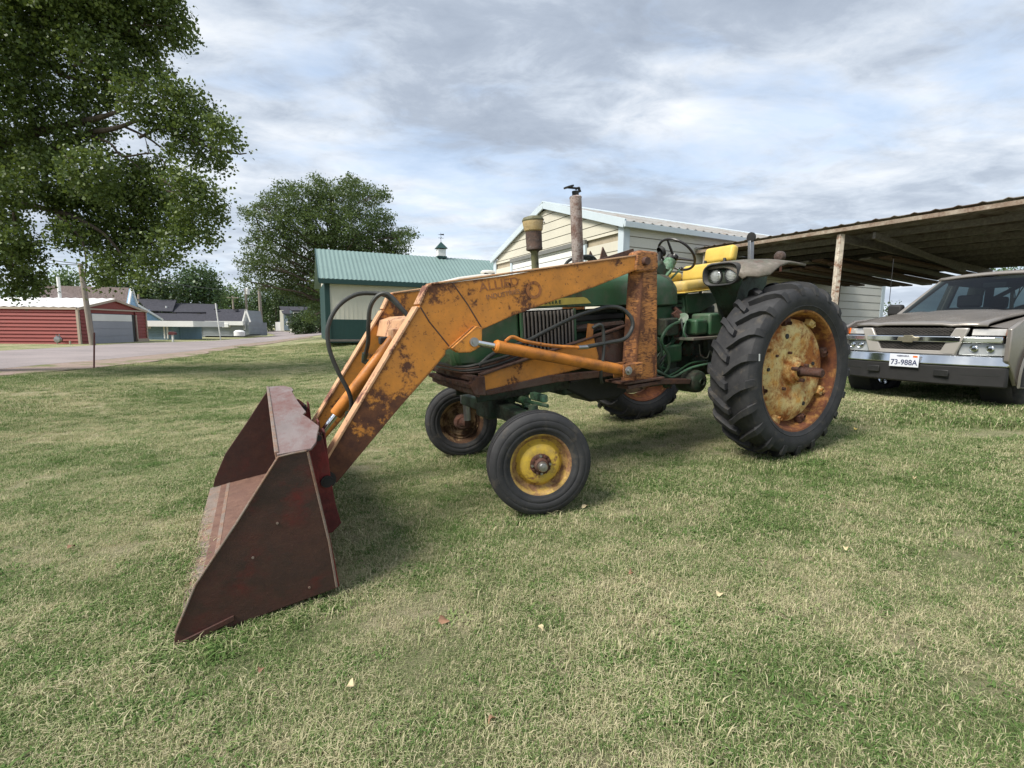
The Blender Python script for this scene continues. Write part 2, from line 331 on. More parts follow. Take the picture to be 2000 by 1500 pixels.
def build_ground():
    inner = np.linspace(-48, 48, 193); outer = 48+np.cumsum(1.0*1.22**np.arange(1, 32))
    ax = np.concatenate([-outer[::-1], inner, outer]); ay = ax+20
    X, Y = np.meshgrid(ax, ay, indexing='ij'); Z = gh(X, Y)
    near = (np.abs(X) < 30) & (Y > -10) & (Y < 30)
    Z = Z+np.where(near, .012*np.sin(X*1.7+Y*.6)*np.sin(Y*1.1-X*.4), 0)
    n, m = X.shape; V = np.stack([X, Y, Z], -1).reshape(-1, 3)
    i, j = np.meshgrid(np.arange(n-1), np.arange(m-1), indexing='ij'); a = (i*m+j).ravel()
    Fq = np.stack([a, a+m, a+m+1, a+1], 1)
    me = bpy.data.meshes.new('lawn'); me.from_pydata(V.tolist(), [], Fq.tolist()); me.materials.append(M['lawn'])
    me.polygons.foreach_set('use_smooth', [True]*len(me.polygons))
    o = bpy.data.objects.new('lawn', me); C.objects.link(o); o['kind'] = 'structure'; return o
build_ground()
def strip(name, near, far, mat, dz, nsub=6, kind='structure'):
    """ground-hugging sheet between two pixel polylines laid on the terrain"""
    def res(pl, n):
        P = [gpix(*p) for p in pl]; L = [0]
        for a, b in zip(P, P[1:]): L.append(L[-1]+(b-a).length)
        out = []
        for i in range(n):
            t = L[-1]*i/(n-1); k = max(j for j in range(len(L)) if L[j] <= t+1e-6); k = min(k, len(P)-2)
            out.append(P[k].lerp(P[k+1], (t-L[k])/max(1e-6, L[k+1]-L[k])))
        return out
    n = 60; A = res(near, n); B = res(far, n); mb = MB(); rows = []
    for a, b in zip(A, B):
        r = []
        for k in range(nsub+1):
            p = a.lerp(b, k/nsub); r.append((p.x, p.y, G(p.x, p.y)+dz))
        rows.append(r)
    w = nsub+1
    mb.add([p for r in rows for p in r], [(i*w+k, (i+1)*w+k, (i+1)*w+k+1, i*w+k+1) for i in range(n-1) for k in range(nsub)])
    o = part(name, mb, mat, None, smooth=60); o['kind'] = kind; return A, B
def roadm():
    t = MT('pinkish_old_asphalt'); c = t.mix(t.step(t.noise(.35, 5, .6, world=True), .35, .65), (.21, .185, .185), (.29, .25, .245)); f = t.noise(30, 5, .8, world=True)
    c = t.mix(t.step(f, .45, .7), c, (.36, .31, .30)); c = t.mix(t.math('MULTIPLY', t.step(t.noise(1.6, 8, .7, world=True, sc=(.1, 1, 1)), .60, .63), .5), c, (.09, .085, .085))
    return t.fin(c, .9, 0, t.bump(f, .4, .01), .2)
def gravelm():
    t = MT('pink_gravel_shoulder'); f = t.noise(22, 6, .8, world=True); c = t.mix(t.step(f, .35, .7), (.20, .15, .125), (.42, .33, .29))
    c = t.mix(t.step(t.noise(.9, 6, .7, world=True), .50, .62), c, (.16, .17, .08)); return t.fin(c, .95, 0, t.bump(f, .7, .02), .1)
M['road'] = roadm(); M['gravel'] = gravelm()
near_g = [(-420, 800), (0, 735), (100, 727), (187, 719), (300, 707), (375, 696), (480, 677.5), (545, 669), (610, 659)]
near_r = [(-420, 778), (0, 722), (100, 712), (187, 705), (300, 694), (375, 686.5), (480, 672), (545, 664.5), (610, 656.5)]
far_r = [(-420, 705), (0, 686), (90, 681), (170, 676), (250, 671.5), (350, 668.5), (420, 666), (480, 661.5), (540, 655)]
sh = strip('gravel_shoulder', near_g, near_r, 'gravel', .022, 3)
rd = strip('road', near_r, far_r, 'road', .026, 8)
strip('side_street', [(540, 655.2), (575, 660.5), (610, 656.7), (645, 652.5)], [(492, 642), (510, 642), (560, 648), (645, 648.5)], 'road', .032, 6)
nearpoly = [(p.x, p.y) for p in sh[0]]
def beyond_lawn(x, y):
    px = np.array([p[0] for p in nearpoly]); py = np.array([p[1] for p in nearpoly]); o = np.argsort(py)
    w = .25*np.sin(y*2.3)+.15*np.sin(y*5.1+1)
    return (x < np.interp(y, py[o], px[o])+w)

# grass blades ------------------------------------------------------------
def blade_clump(seed, n, rad_, h, droop, wk=1.0, sh_=None):
    r = np.random.default_rng(seed); V = []; Fc = []; sh = []
    for i in range(n):
        a = r.uniform(0, 6.283); d = rad_*math.sqrt(r.uniform(0, 1)); bx, by = d*math.cos(a), d*math.sin(a)
        th = r.uniform(0, 6.283); hh = h*r.uniform(.45, 1.15); ln = hh*r.uniform(.3, 1.5)*droop; w = wk*r.uniform(.0008, .0018); s = r.uniform(0, 1) if sh_ is None else sh_*r.uniform(.6, 1)
        dx, dy = math.cos(th), math.sin(th); px, py = -dy*w, dx*w; o = len(V)
        m = (bx+dx*ln*.35, by+dy*ln*.35, hh*.62); t_ = (bx+dx*ln, by+dy*ln, hh*(1-.25*droop))
        V += [(bx-px, by-py, -.006), (bx+px, by+py, -.006), (m[0]+px*.9, m[1]+py*.9, m[2]), (m[0]-px*.9, m[1]-py*.9, m[2]), t_]
        Fc += [(o, o+1, o+2, o+3), (o+3, o+2, o+4)]; sh += [s]*5
    me = bpy.data.meshes.new('grass_clump'); me.from_pydata(V, [], Fc); me.materials.append(M['blade'])
    at_ = me.attributes.new('shade', 'FLOAT', 'POINT'); at_.data.foreach_set('value', sh); return me
TO0 = (-.1662, 3.8793)
def build_grass():
    src = bpy.data.collections.new('grass_source')
    for k in range(8):
        o = bpy.data.objects.new('grass_clump', blade_clump(k, 84, .090, .024+.006*(k % 3), .8+.5*(k % 3)/2)); src.objects.link(o)
    src.objects.link(bpy.data.objects.new('weed_clump', blade_clump(31, 34, .06, .020, 1.6, 3.6, .12))); src.objects.link(bpy.data.objects.new('dry_clump', blade_clump(33, 60, .10, .012, 3.2, .9, 1.5)))
    P = []; SC = []
    def zone(r0, r1, dens, s):
        A = (r1*r1-r0*r0)*rad(70); n = int(A*dens); r = np.sqrt(rng.uniform(r0*r0, r1*r1, n)); a = rng.uniform(-rad(70), rad(70), n)
        x = r*np.sin(a); y = r*np.cos(a); P.append(np.stack([x, y], 1)); SC.append(s*rng.uniform(.7, 1.3, n))
    zone(.5, 3, 520, .8); zone(3, 6, 400, .9); zone(6, 11, 200, 1.1); zone(11, 20, 75, 1.5); zone(20, 34, 24, 2.2)
    P = np.concatenate(P); SC = np.concatenate(SC)
    wv = np.sin(P[:, 0]*2.1+1.3*np.sin(P[:, 1]*1.7))+np.sin(P[:, 1]*3.1+P[:, 0]*1.1+2*np.sin(P[:, 0]*.9))+.8*np.sin(P[:, 0]*7.3-P[:, 1]*5.1)*np.sin(P[:, 1]*6.7+P[:, 0]*2.2)
    SC = SC*(1+.12*wv)
    thin = (wv < -1.6) & (rng.uniform(0, 1, len(SC)) < .3); P = P[~thin]; SC = SC[~thin]
    tu = rng.uniform(-1, 1, (1500, 2))*np.array([9, 7])+np.array([0, 8]); P = np.concatenate([P, tu]); SC = np.concatenate([SC, rng.uniform(1.1, 1.5, 1500)])
    qx = P[:, 0]-TO0[0]; qy = P[:, 1]-TO0[1]; c_, s_ = math.cos(rad(27.8)), math.sin(rad(27.8)); tx = qx*c_+qy*s_; ty_ = -qx*s_+qy*c_
    keep = ~beyond_lawn(P[:, 0], P[:, 1]) & ~((tx > -2.12) & (tx < -1.36) & (ty_ > -1.08) & (ty_ < 1.22)); P = P[keep]; SC = SC[keep]
    # ranker growth in front of the pick-up and at the walls
    q = rng.uniform(0, 1, (900, 2)); E = np.stack([3.0+q[:, 0]*4.4, 5.9-q[:, 0]*1.9+q[:, 1]*1.3-.5], 1); P = np.concatenate([P, E]); SC = np.concatenate([SC, rng.uniform(1.4, 2.6, 900)])
    for (wx, wy, n_, rx, ry) in ((2.44, -.93, 70, .26, .26), (2.44, .93, 50, .3, .3), (0, -.8, 34, .16, .12), (.1, .86, 24, .16, .12), (-1.75, -1.10, 60, .42, .05), (-2.12, .05, 70, .04, 1.1)):
        a = rng.normal(size=(n_, 2))*np.array([rx, ry]); a = a+np.array([wx, wy]); wxy = np.stack([TO0[0]+a[:, 0]*c_-a[:, 1]*s_, TO0[1]+a[:, 0]*s_+a[:, 1]*c_], 1); P = np.concatenate([P, wxy]); SC = np.concatenate([SC, rng.uniform(1.0, 1.7, n_)])
    Z = gh(P[:, 0], P[:, 1]); near = .012*np.sin(P[:, 0]*1.7+P[:, 1]*.6)*np.sin(P[:, 1]*1.1-P[:, 0]*.4)
    me = bpy.data.meshes.new('grass_points'); me.from_pydata(np.stack([P[:, 0], P[:, 1], Z+near], 1).tolist(), [], [])
    a = me.attributes.new('sc', 'FLOAT', 'POINT'); a.data.foreach_set('value', SC.astype(np.float32))
    a = me.attributes.new('rz', 'FLOAT', 'POINT'); a.data.foreach_set('value', rng.uniform(0, 6.283, len(SC)).astype(np.float32))
    o = bpy.data.objects.new('grass', me); C.objects.link(o); o['kind'] = 'stuff'; o['label'] = 'short mown lawn grass, patchy green and straw'; o['category'] = 'grass'
    g = bpy.data.node_groups.new('scatter', 'GeometryNodeTree')
    g.interface.new_socket('Geometry', in_out='INPUT', socket_type='NodeSocketGeometry'); g.interface.new_socket('Geometry', in_out='OUTPUT', socket_type='NodeSocketGeometry')
    N = g.nodes.new; gi = N('NodeGroupInput'); go = N('NodeGroupOutput'); iop = N('GeometryNodeInstanceOnPoints'); ci = N('GeometryNodeCollectionInfo')
    ci.inputs[0].default_value = src; ci.inputs['Separate Children'].default_value = True; ci.inputs['Reset Children'].default_value = True
    iop.inputs['Pick Instance'].default_value = True
    a1 = N('GeometryNodeInputNamedAttribute'); a1.data_type = 'FLOAT'; a1.inputs[0].default_value = 'sc'; a2 = N('GeometryNodeInputNamedAttribute'); a2.data_type = 'FLOAT'; a2.inputs[0].default_value = 'rz'
    cx = N('ShaderNodeCombineXYZ'); L = g.links.new
    L(gi.outputs[0], iop.inputs['Points']); L(ci.outputs[0], iop.inputs['Instance']); L(a2.outputs[0], cx.inputs[2]); L(cx.outputs[0], iop.inputs['Rotation']); L(a1.outputs[0], iop.inputs['Scale']); L(iop.outputs[0], go.inputs[0])
    m = o.modifiers.new('scatter', 'NODES'); m.node_group = g
build_grass()

# ================================================================== CREAM BUILDING
YB = rad(27.5); eU = Vector((math.cos(YB), math.sin(YB), 0)); eV = Vector((-math.sin(YB), math.cos(YB), 0))   # along side wall, along gable
def frame(o, ux, uy): return Matrix(((ux.x, uy.x, 0, o[0]), (ux.y, uy.y, 0, o[1]), (0, 0, 1, o[2]), (0, 0, 0, 1)))
def sidingm(name, base, sc=1.0):
    t = MT(name); n = t.noise(.8, 5, .6, (1, 1, .6)); f = t.noise(16, 5, .7, (1, 1, .3))
    c = t.mix(t.step(n, .3, .7), sc3(base, .93), sc3(base, 1.05)); c = t.mix(t.math('MULTIPLY', t.step(f, .52, .75), .2), c, sc3(base, .7))
    return t.fin(c, .5, 0, t.bump(f, .05, .004), .4)
M['cream'] = sidingm('cream_steel_siding', (.56, .53, .44)); M['cream2'] = sidingm('pale_grey_cream_siding', (.60, .58, .52)); M['trim'] = sidingm('white_blue_trim', (.50, .57, .62)); M['seam'] = plain('siding_shadow_gap', (.34, .29, .21), .8); M['headgrey'] = plain('door_header_grey', (.16, .16, .15), .7)
M['roofgalv'] = rusty('weathered_galvanised_roof', (.30, .30, .29), rust=(.14, .09, .07), rust2=(.28, .24, .2), amt=.40, scale=1.6, speck=.3, soft=.1)
M['white'] = sidingm('white_paint', (.72, .72, .70))
def cream_building():
    c0 = at(1213, 600, 11.9); x0, y0 = c0.x, c0.y; g0 = .2
    t = thing('metal_building', 'cream metal sided building with gable front and roll-up door behind the tractor', 'building', frame((x0, y0, g0), eU, eV))
    L, W, H, RS = 12.0, 7.25, at(1213, 438, 11.9).z-g0, 0.0
    ridge = at(1063, 404, 11.9+.887*W*.5).z-g0
    rib = .252
    core = MB().prism([(0.04, 0), (W-.04, 0), (W-.04, H-.05), (W/2, ridge-.08), (.04, H-.05)], .04, L-.04, 'x'); part('wall', core, 'seam', t, smooth=0)
    # courses: each a slightly tilted board, its foot proud of the one below
    def board(name, a, b, z0, z1, face, mat):
        mb = MB()
        if face == 'side':   # in local xz plane at y=0, outward -y
            mb.add([(a, -.022, z0+.016), (b, -.022, z0+.016), (b, -.012, z1), (a, -.012, z1), (a, .03, z0+.03), (b, .03, z0+.03), (b, .03, z1), (a, .03, z1)], [(0, 1, 2, 3), (4, 7, 6, 5), (0, 4, 5, 1), (3, 2, 6, 7), (0, 3, 7, 4), (1, 5, 6, 2)])
        else:                # gable: plane x=0, outward -x; a,b are (y0,y1) bottoms / tops
            (a0, b0), (a1, b1) = a, b
            mb.add([(-.022, a0, z0+.016), (-.022, b0, z0+.016), (-.012, b1, z1), (-.012, a1, z1), (.03, a0, z0+.03), (.03, b0, z0+.03), (.03, b1, z1), (.03, a1, z1)], [(0, 3, 2, 1), (4, 5, 6, 7), (0, 1, 5, 4), (3, 7, 6, 2), (0, 4, 7, 3), (1, 2, 6, 5)])
        return part(name, mb, mat, t, smooth=0)
    n = int(H/rib)
    z = H-.02
    k = 0
    while z > .1:
        z0 = max(.05, z-rib); board('siding_board', .14, L-.14, z0, z, 'side', 'cream2'); z = z0
    # garage door opening on the gable wall
    dA, dB, dH = 1.55, 5.75, at(1115, 487, 11.9+2.2).z-g0
    def ext(zq): return (0.14, W-.14) if zq <= H else (W/2*(zq-H)/(ridge-H)+.05, W-W/2*(zq-H)/(ridge-H)-.05)
    z = ridge-.12
    z = H+math.floor((ridge-.12-H)/rib)*rib+rib*.6
    while z > .1:
        z0 = max(.05, z-rib)
        if z-.02 <= dH:
            board('siding_board', (.14, dA-.1), (.14, dA-.1), z0, z, 'g', 'cream'); board('siding_board', (dB+.1, W-.14), (dB+.1, W-.14), z0, z, 'g', 'cream')
        elif z0 < dH:
            board('siding_board', ext(z0), ext(z), max(z0, dH+.06), z, 'g', 'cream'); 
        else:
            e0, e1 = ext(z0), ext(min(z, ridge-.1)); board('siding_board', e0, e1, z0, min(z, ridge-.1), 'g', 'cream')
        z = z0
    part('corner_trim', MB().box((-.02, .05, H/2), (.05, .20, H)).box((.06, -.02, H/2), (.2, .05, H)), 'trim', t, .004)
    part('corner_trim', MB().box((-.02, W-.05, H/2), (.05, .20, H)), 'trim', t, .004)
    part('corner_trim', MB().box((L-.05, -.02, H/2), (.2, .05, H)), 'trim', t, .004)
    # roof slopes with ribs
    for sgn in (0, 1):
        y_e, y_r = (-.16, W/2) if sgn == 0 else (W+.16, W/2)
        sl = (ridge-H)/(W/2); ze = H-.16*sl+.10; zr = ridge+.10
        mb = MB(); m = int((L+.5)/.075); rows = []
        for i in range(m+1):
            x = -.13+(L+.38)*i/m; dz = .030 if i % 4 == 0 else 0.0
            rows.append([(x, y_e, ze+dz), (x, y_r, zr+dz)])
        mb.add([p for r in rows for p in r], [(2*i, 2*i+2, 2*i+3, 2*i+1) for i in range(m)])
        ob = part('roof', mb, 'roofgalv', t, smooth=0); so = ob.modifiers.new('s', 'SOLIDIFY'); so.thickness = .012
        part('rake_trim', MB().beam((-.11, y_e, ze-.06), (-.11, y_r, zr-.06), .05, .20), 'trim', t, .004)
        if sgn == 0: part('eave_trim', MB().beam((-.13, y_e-.02, ze-.08), (L+.25, y_e-.02, ze-.08), .05, .13), 'trim', t, .004)
    part('ridge_cap', MB().prism([(W/2-.2, ridge+.06), (W/2, ridge+.16), (W/2+.2, ridge+.06), (W/2, ridge+.12)], -.14, L+.25, 'x'), 'trim', t)
    # roll-up door
    for yd in (dA-.05, dB+.05): part('door_jamb', MB().box((-.045, yd, dH/2), (.07, .10, dH)), 'trim', t, .004)
    part('door_header', MB().box((-.055, (dA+dB)/2, dH+.05), (.09, dB-dA+.2, .12)), 'headgrey', t, .004)
    z = .05
    while z < dH-.05:
        part('door_panel', MB().box((-.015, (dA+dB)/2, z+.085), (.035, dB-dA-.004, .16)), 'white', t, .006); z += .178
    return t, x0, y0, g0, H
cb, cbx, cby, cbg, cbH = cream_building()

# ================================================================== CARPORT
M['wood'] = plain('weathered_grey_board', (.155, .143, .132), .85, .35, 7, 0, .5, .2, (.3, 3, 3)); M['wood_dark'] = plain('old_brown_lumber', (.10, .062, .045), .85, .45, 6, 0, .5, .2, (.3, 3, 3))
M['post_paint'] = rusty('flaking_cream_post', (.62, .56, .47), rust=(.16, .07, .04), rust2=(.30, .16, .10), amt=.42, scale=7, speck=.5, soft=.05)
M['fascia'] = rusty('grimy_fascia_board', (.34, .29, .23), rust=(.12, .07, .05), rust2=(.2, .14, .1), amt=.5, scale=3, speck=.4, soft=.1)
M['roofdark'] = rusty('rusty_tin_sheet', (.23, .215, .20), rust=(.07, .045, .035), rust2=(.12, .08, .06), amt=.5, scale=2, speck=.5, soft=.1)
CP = Vector((cbx, cby, 0))+eU*2.55          # where the front edge meets the wall
def cpf(u, w, z): p = CP-eV*u+eU*w; return Vector((p.x, p.y, z))   # u: outward from wall, w: back from front edge
zc = lambda u: at(1363, 492, 13.15).z        # roof edge height
def carport():
    t = thing('carport', 'open lean-to carport with tin roof on thin rusty posts over the pick-up', 'carport', Matrix.Translation(cpf(0, 0, 0)))
    inv = t.matrix_world.inverted()
    def L_(p): return inv @ p
    ZF = at(1363, 492, 13.15).z; U = 11.5; D = 7.2; sl = -.036
    def zr(w): return ZF+sl*w
    mb = MB(); m = int(U/.06); v = []
    for i in range(m+1):
        u = -.0+U*i/m; dz = .022 if i % 5 == 0 else 0.0
        v += [L_(cpf(u, -.15, zr(-.15)+.06+dz)), L_(cpf(u, D, zr(D)+.06+dz))]
    mb.add(v, [(2*i, 2*i+2, 2*i+3, 2*i+1) for i in range(m)])
    o = part('roof_sheet', mb, 'roofdark', t, smooth=0); o.modifiers.new('s', 'SOLIDIFY').thickness = .01
    part('fascia', MB().beam(L_(cpf(-.02, -.10, ZF-.03)), L_(cpf(U, -.10, ZF+.0)), .045, .075), 'fascia', t, .004)
    for k in range(1, 9):               # purlins under the sheets
        w = k*D/8.5; part('purlin', MB().beam(L_(cpf(0, w, zr(w)-.04)), L_(cpf(U, w, zr(w)-.04)), .05, .12), 'wood', t, .004)
    for u in (.35, 3.55, 7.0, 10.4):
        part('rafter', MB().beam(L_(cpf(u, 0, ZF-.16)), L_(cpf(u, D, zr(D)-.16)), .05, .16), 'wood', t, .004)
    for u in (3.55, 10.4):
        p = cpf(u, .0, 0); g = G(p.x, p.y); part('post', MB().beam(L_(cpf(u, 0, g-.1)), L_(cpf(u, 0, ZF-.09)), .10, .10, (0, 1, 0)), 'post_paint', t, .006)
    p = cpf(.18, .0, 0); part('post', MB().beam(L_(cpf(.18, 0, cbg)), L_(cpf(.18, 0, ZF-.09)), .05, .05, (0, 1, 0)), 'post_paint', t, .004)
    for (u, w) in ((.5, 5.6), (3.6, D-.1), (6.6, D-.1), (9.4, D-.1)):
        p = cpf(u, w, 0); g = G(p.x, p.y); part('post', MB().beam(L_(cpf(u, w, g-.1)), L_(cpf(u, w, zr(w)-.2)), .13, .13, (0, 1, 0)), 'wood_dark', t, .006)
    part('brace', MB().beam(L_(cpf(4.1, .1, ZF-.18)), L_(cpf(3.7, 5.2, ZF-.50)), .05, .12), 'wood', t, .004)
    part('brace', MB().beam(L_(cpf(3.6, D-.1, ZF-1.2)), L_(cpf(4.6, D-.1, zr(D)-.25)), .05, .10), 'wood', t, .004)
    part('rack_rail', MB().beam(L_(cpf(.30, 0.6, ZF-.13)), L_(cpf(.30, 7.0, ZF-.44)), .05, .09), 'post_paint', t, .004)
    pm = t.matrix_world.copy(); t.matrix_world = pm @ Matrix.Rotation(.014, 4, eU)
    return ZF, U, D
ZF, CU, CD = carport()
# stored boards: on the rack against the wall and up in the rafters
bl = ['long dark board lowest on the wall rack under the carport', 'dark board second from the bottom on the wall rack', 'brown board third up on the wall rack', 'short board at the top of the wall rack', 'splintered board laid on the outer side of the wall rack', 'thin lath on top of the wall rack pile']
for k in range(6):
    w0, w1 = .3+.25*random.random(), 5.6+.8*random.random()*(k % 3); z = ZF-.40+.06*(k % 4)
    u = .40+(.0 if k < 4 else .2)+.03*(k % 2)
    o = part('stored_board', MB().beam(cpf(u, w0, z), cpf(u+.05, w1, z-.045*w1), .18 if k < 4 else .14, .052), 'wood_dark', None, .004)
    tag(o, bl[k], 'board', 'boards stored on the carport wall rack')
bl2 = ['left', 'middle', 'right']
for k in range(14):
    u = .75+.38*(k % 8)+.06*random.random(); w0 = 1.4+random.random()*.8; w1 = 6.3+random.random()*.9; z = ZF-.36-.11*(k//8)-.075*(u-.7)*.3
    o = part('rafter_board', MB().beam(cpf(u, w0, z), cpf(u+.25*(random.random()-.5), w1, z-.17-.05*random.random()), .24, .045), 'wood_dark' if k % 3 else 'wood', None, .004)
    tag(o, ['first', 'second', 'third', 'fourth', 'fifth', 'sixth', 'seventh', 'eighth'][k % 8]+' board out from the building in the '+('upper' if k < 8 else 'lower')+' layer under the carport roof', 'board', 'boards laid up under the carport roof')
# scraps lying on the tin roof
for k, (u_, ln) in enumerate(((2.0, .55), (4.1, .5), (5.9, .6), (8.3, .5), (8.9, .35), (9.3, .4))):
    o = part('roof_scrap', MB().beam(cpf(u_, .10, ZF+.085-.014*u_), cpf(u_+ln, .25, ZF+.10-.014*u_), .10, .03), 'roofgalv' if k % 2 == 0 else 'wood_dark', None, .006)
    tag(o, ['pale tin scrap lying on the carport roof nearest the building', 'bent tin scrap on the carport roof above the front post', 'pale scrap on the roof edge right of the post', 'dark block first of three at the right end of the carport roof', 'light block in the middle of the right end of the carport roof', 'dark block furthest right on the carport roof'][k], 'scrap')

# ================================================================== GREEN BARN
M['greenroof'] = sidingm('green_steel_roof', (.165, .245, .232)); M['darkgreen'] = sidingm('dark_green_steel', (.016, .052, .048)); M['barnwall'] = sidingm('off_white_ribbed_steel', (.60, .58, .50))
def green_barn():
    Y = 25.4; A = at(640, 655, Y); yw = rad(24); ux = Vector((math.cos(yw), math.sin(yw), 0)); uy = Vector((-math.sin(yw), math.cos(yw), 0))
    g = at(641, 666, Y).z; t = thing('steel_barn', 'low steel barn with green roof, white ribbed wall and dark green base', 'barn', frame((A.x, A.y, g), ux, uy))
    L = 17.5; H = at(640, 548, Y).z-g; hg = at(645, 623.5, Y).z-g; zr = at(632, 489, Y+3.0).z-g; W = 6.6
    part('wall', MB().prism([(.02, 0), (W-.02, 0), (W-.02, H), (W/2, zr-.1), (.02, H)], .02, L, 'x'), 'barnwall', t, smooth=0)
    def ribs(z0, z1, mat, name, dep):
        mb = MB(); m = int(L/.23)
        for i in range(m): mb.box((.15+i*.23, -.012, (z0+z1)/2), (.035, .03, z1-z0))
        part(name, mb, mat, t, smooth=0)
    part('wall_panel', MB().box((L/2, -.004, (hg+H)/2), (L, .02, H-hg)), 'barnwall', t, smooth=0); ribs(hg, H, 'barnwall', 'wall_ribs', 0)
    part('wainscot', MB().box((L/2, -.008, hg/2-.05), (L, .03, hg+.1)), 'darkgreen', t, smooth=0); ribs(0, hg-.02, 'darkgreen', 'wainscot_ribs', 0)
    part('corner_trim', MB().box((-.03, .06, H/2), (.1, .26, H)).box((.08, -.035, H/2), (.2, .06, H)), 'darkgreen', t, .004)
    part('end_wall', MB().box((-.02, W/2, H/2), (.05, W-.05, H-.02)), 'darkgreen', t)
    part('base_board', MB().box((L/2, -.05, .03), (L, .05, .12)), 'wood', t)
    ov = .35; e = -.35; ze = H+.05
    mb = MB(); m = int((L+.7)/.115)
    rows = []
    for i in range(m+1):
        x = -ov+(L+.7)*i/m; dz = .035 if i % 2 == 0 else 0
        rows += [(x, e, ze+dz), (x, W/2-.3, zr+dz)]
    mb.add(rows, [(2*i, 2*i+2, 2*i+3, 2*i+1) for i in range(m)])
    part('roof', mb, 'greenroof', t, smooth=0).modifiers.new('s', 'SOLIDIFY').thickness = .02
    part('roof', MB().add([(-ov, W/2-.3, zr), (L+.35, W/2-.3, zr), (L+.35, W+.35, ze), (-ov, W+.35, ze)], [(0, 1, 2, 3)]), 'greenroof', t, smooth=0).modifiers.new('s', 'SOLIDIFY').thickness = .02
    part('fascia', MB().box((L/2, e-.02, ze-.10), (L+.7, .05, .24)), 'darkgreen', t, .004); part('soffit', MB().box((L/2, e/2, ze-.2), (L+.6, .34, .03)), 'darkgreen', t)
    part('rake_trim', MB().beam((-ov-.01, e, ze-.06), (-ov-.01, W/2-.3, zr-.04), .04, .2), 'darkgreen', t)
    # cupola
    cx = 7.6; cy = W/2-.3
    for q in np.linspace(4, 13, 60):
        w = t.matrix_world @ Vector((q, cy, zr));
        d = _M @ (np.array(w)-np.array([0, 0, CAMZ])); u = 1000+F*d[0]/d[2]
        if u >= 857: cx = q; break
    cu = part('cupola', MB().box((cx, cy, zr+.28), (.50, .50, .46)), 'white', t, .01)
    part('cupola_roof', MB().add([(cx-.35, cy-.35, zr+.56), (cx+.35, cy-.35, zr+.56), (cx+.35, cy+.35, zr+.56), (cx-.35, cy+.35, zr+.56), (cx, cy, zr+1.0)], [(0, 1, 4), (1, 2, 4), (2, 3, 4), (3, 0, 4), (3, 2, 1, 0)]), 'darkgreen', t, smooth=0)
    part('cupola_base', MB().box((cx, cy, zr+.02), (.60, .60, .12)), 'darkgreen', t)
    part('weathervane', MB().tube([(cx, cy, zr+.95), (cx, cy, zr+1.55)], .012, 6).box((cx, cy, zr+1.22), (.34, .02, .02)).box((cx, cy, zr+1.22), (.02, .34, .02)).add([(cx-.22, cy, zr+1.42), (cx+.2, cy, zr+1.40), (cx+.2, cy, zr+1.50)], [(0, 1, 2)]), 'black', t)
green_barn()

# ================================================================== ROADSIDE BUILDINGS (across the road)
M['redsteel'] = sidingm('red_steel_siding', (.25, .040, .030)); M['tan'] = sidingm('tan_trim', (.42, .34, .27)); M['greydoor'] = sidingm('grey_garage_door', (.30, .31, .36))
M['shingle_brown'] = plain('brown_shingles', (.135, .110, .105), .95, .35, 5, 0, .6, .1); M['shingle_dark'] = plain('dark_grey_shingles', (.055, .055, .066), .95, .35, 5, 0, .6, .1)
def lapm(name, base, p=.15):
    t = MT(name); w = t.n('ShaderNodeTexWave', wave_type='BANDS', bands_direction='Z'); t.set(w.inputs['Vector'], t.co()); w.inputs['Scale'].default_value = .314/p; w.inputs['Distortion'].default_value = 0
    c = t.mix(t.step(t.noise(1, 5, .6), .3, .7), sc3(base, .9), sc3(base, 1.08)); return t.fin(c, .7, 0, t.bump(w.outputs[0], .6, .03), .3)
M['bluelap'] = lapm('light_blue_lap_siding', (.25, .40, .56)); M['bluegrey'] = lapm('blue_grey_lap_siding', (.18, .28, .36)); M['greylap'] = lapm('grey_lap_siding', (.27, .29, .31)); M['whitelap'] = lapm('off_white_lap_siding', (.55, .54, .47)); M['slatelap'] = lapm('slate_siding', (.12, .16, .19))
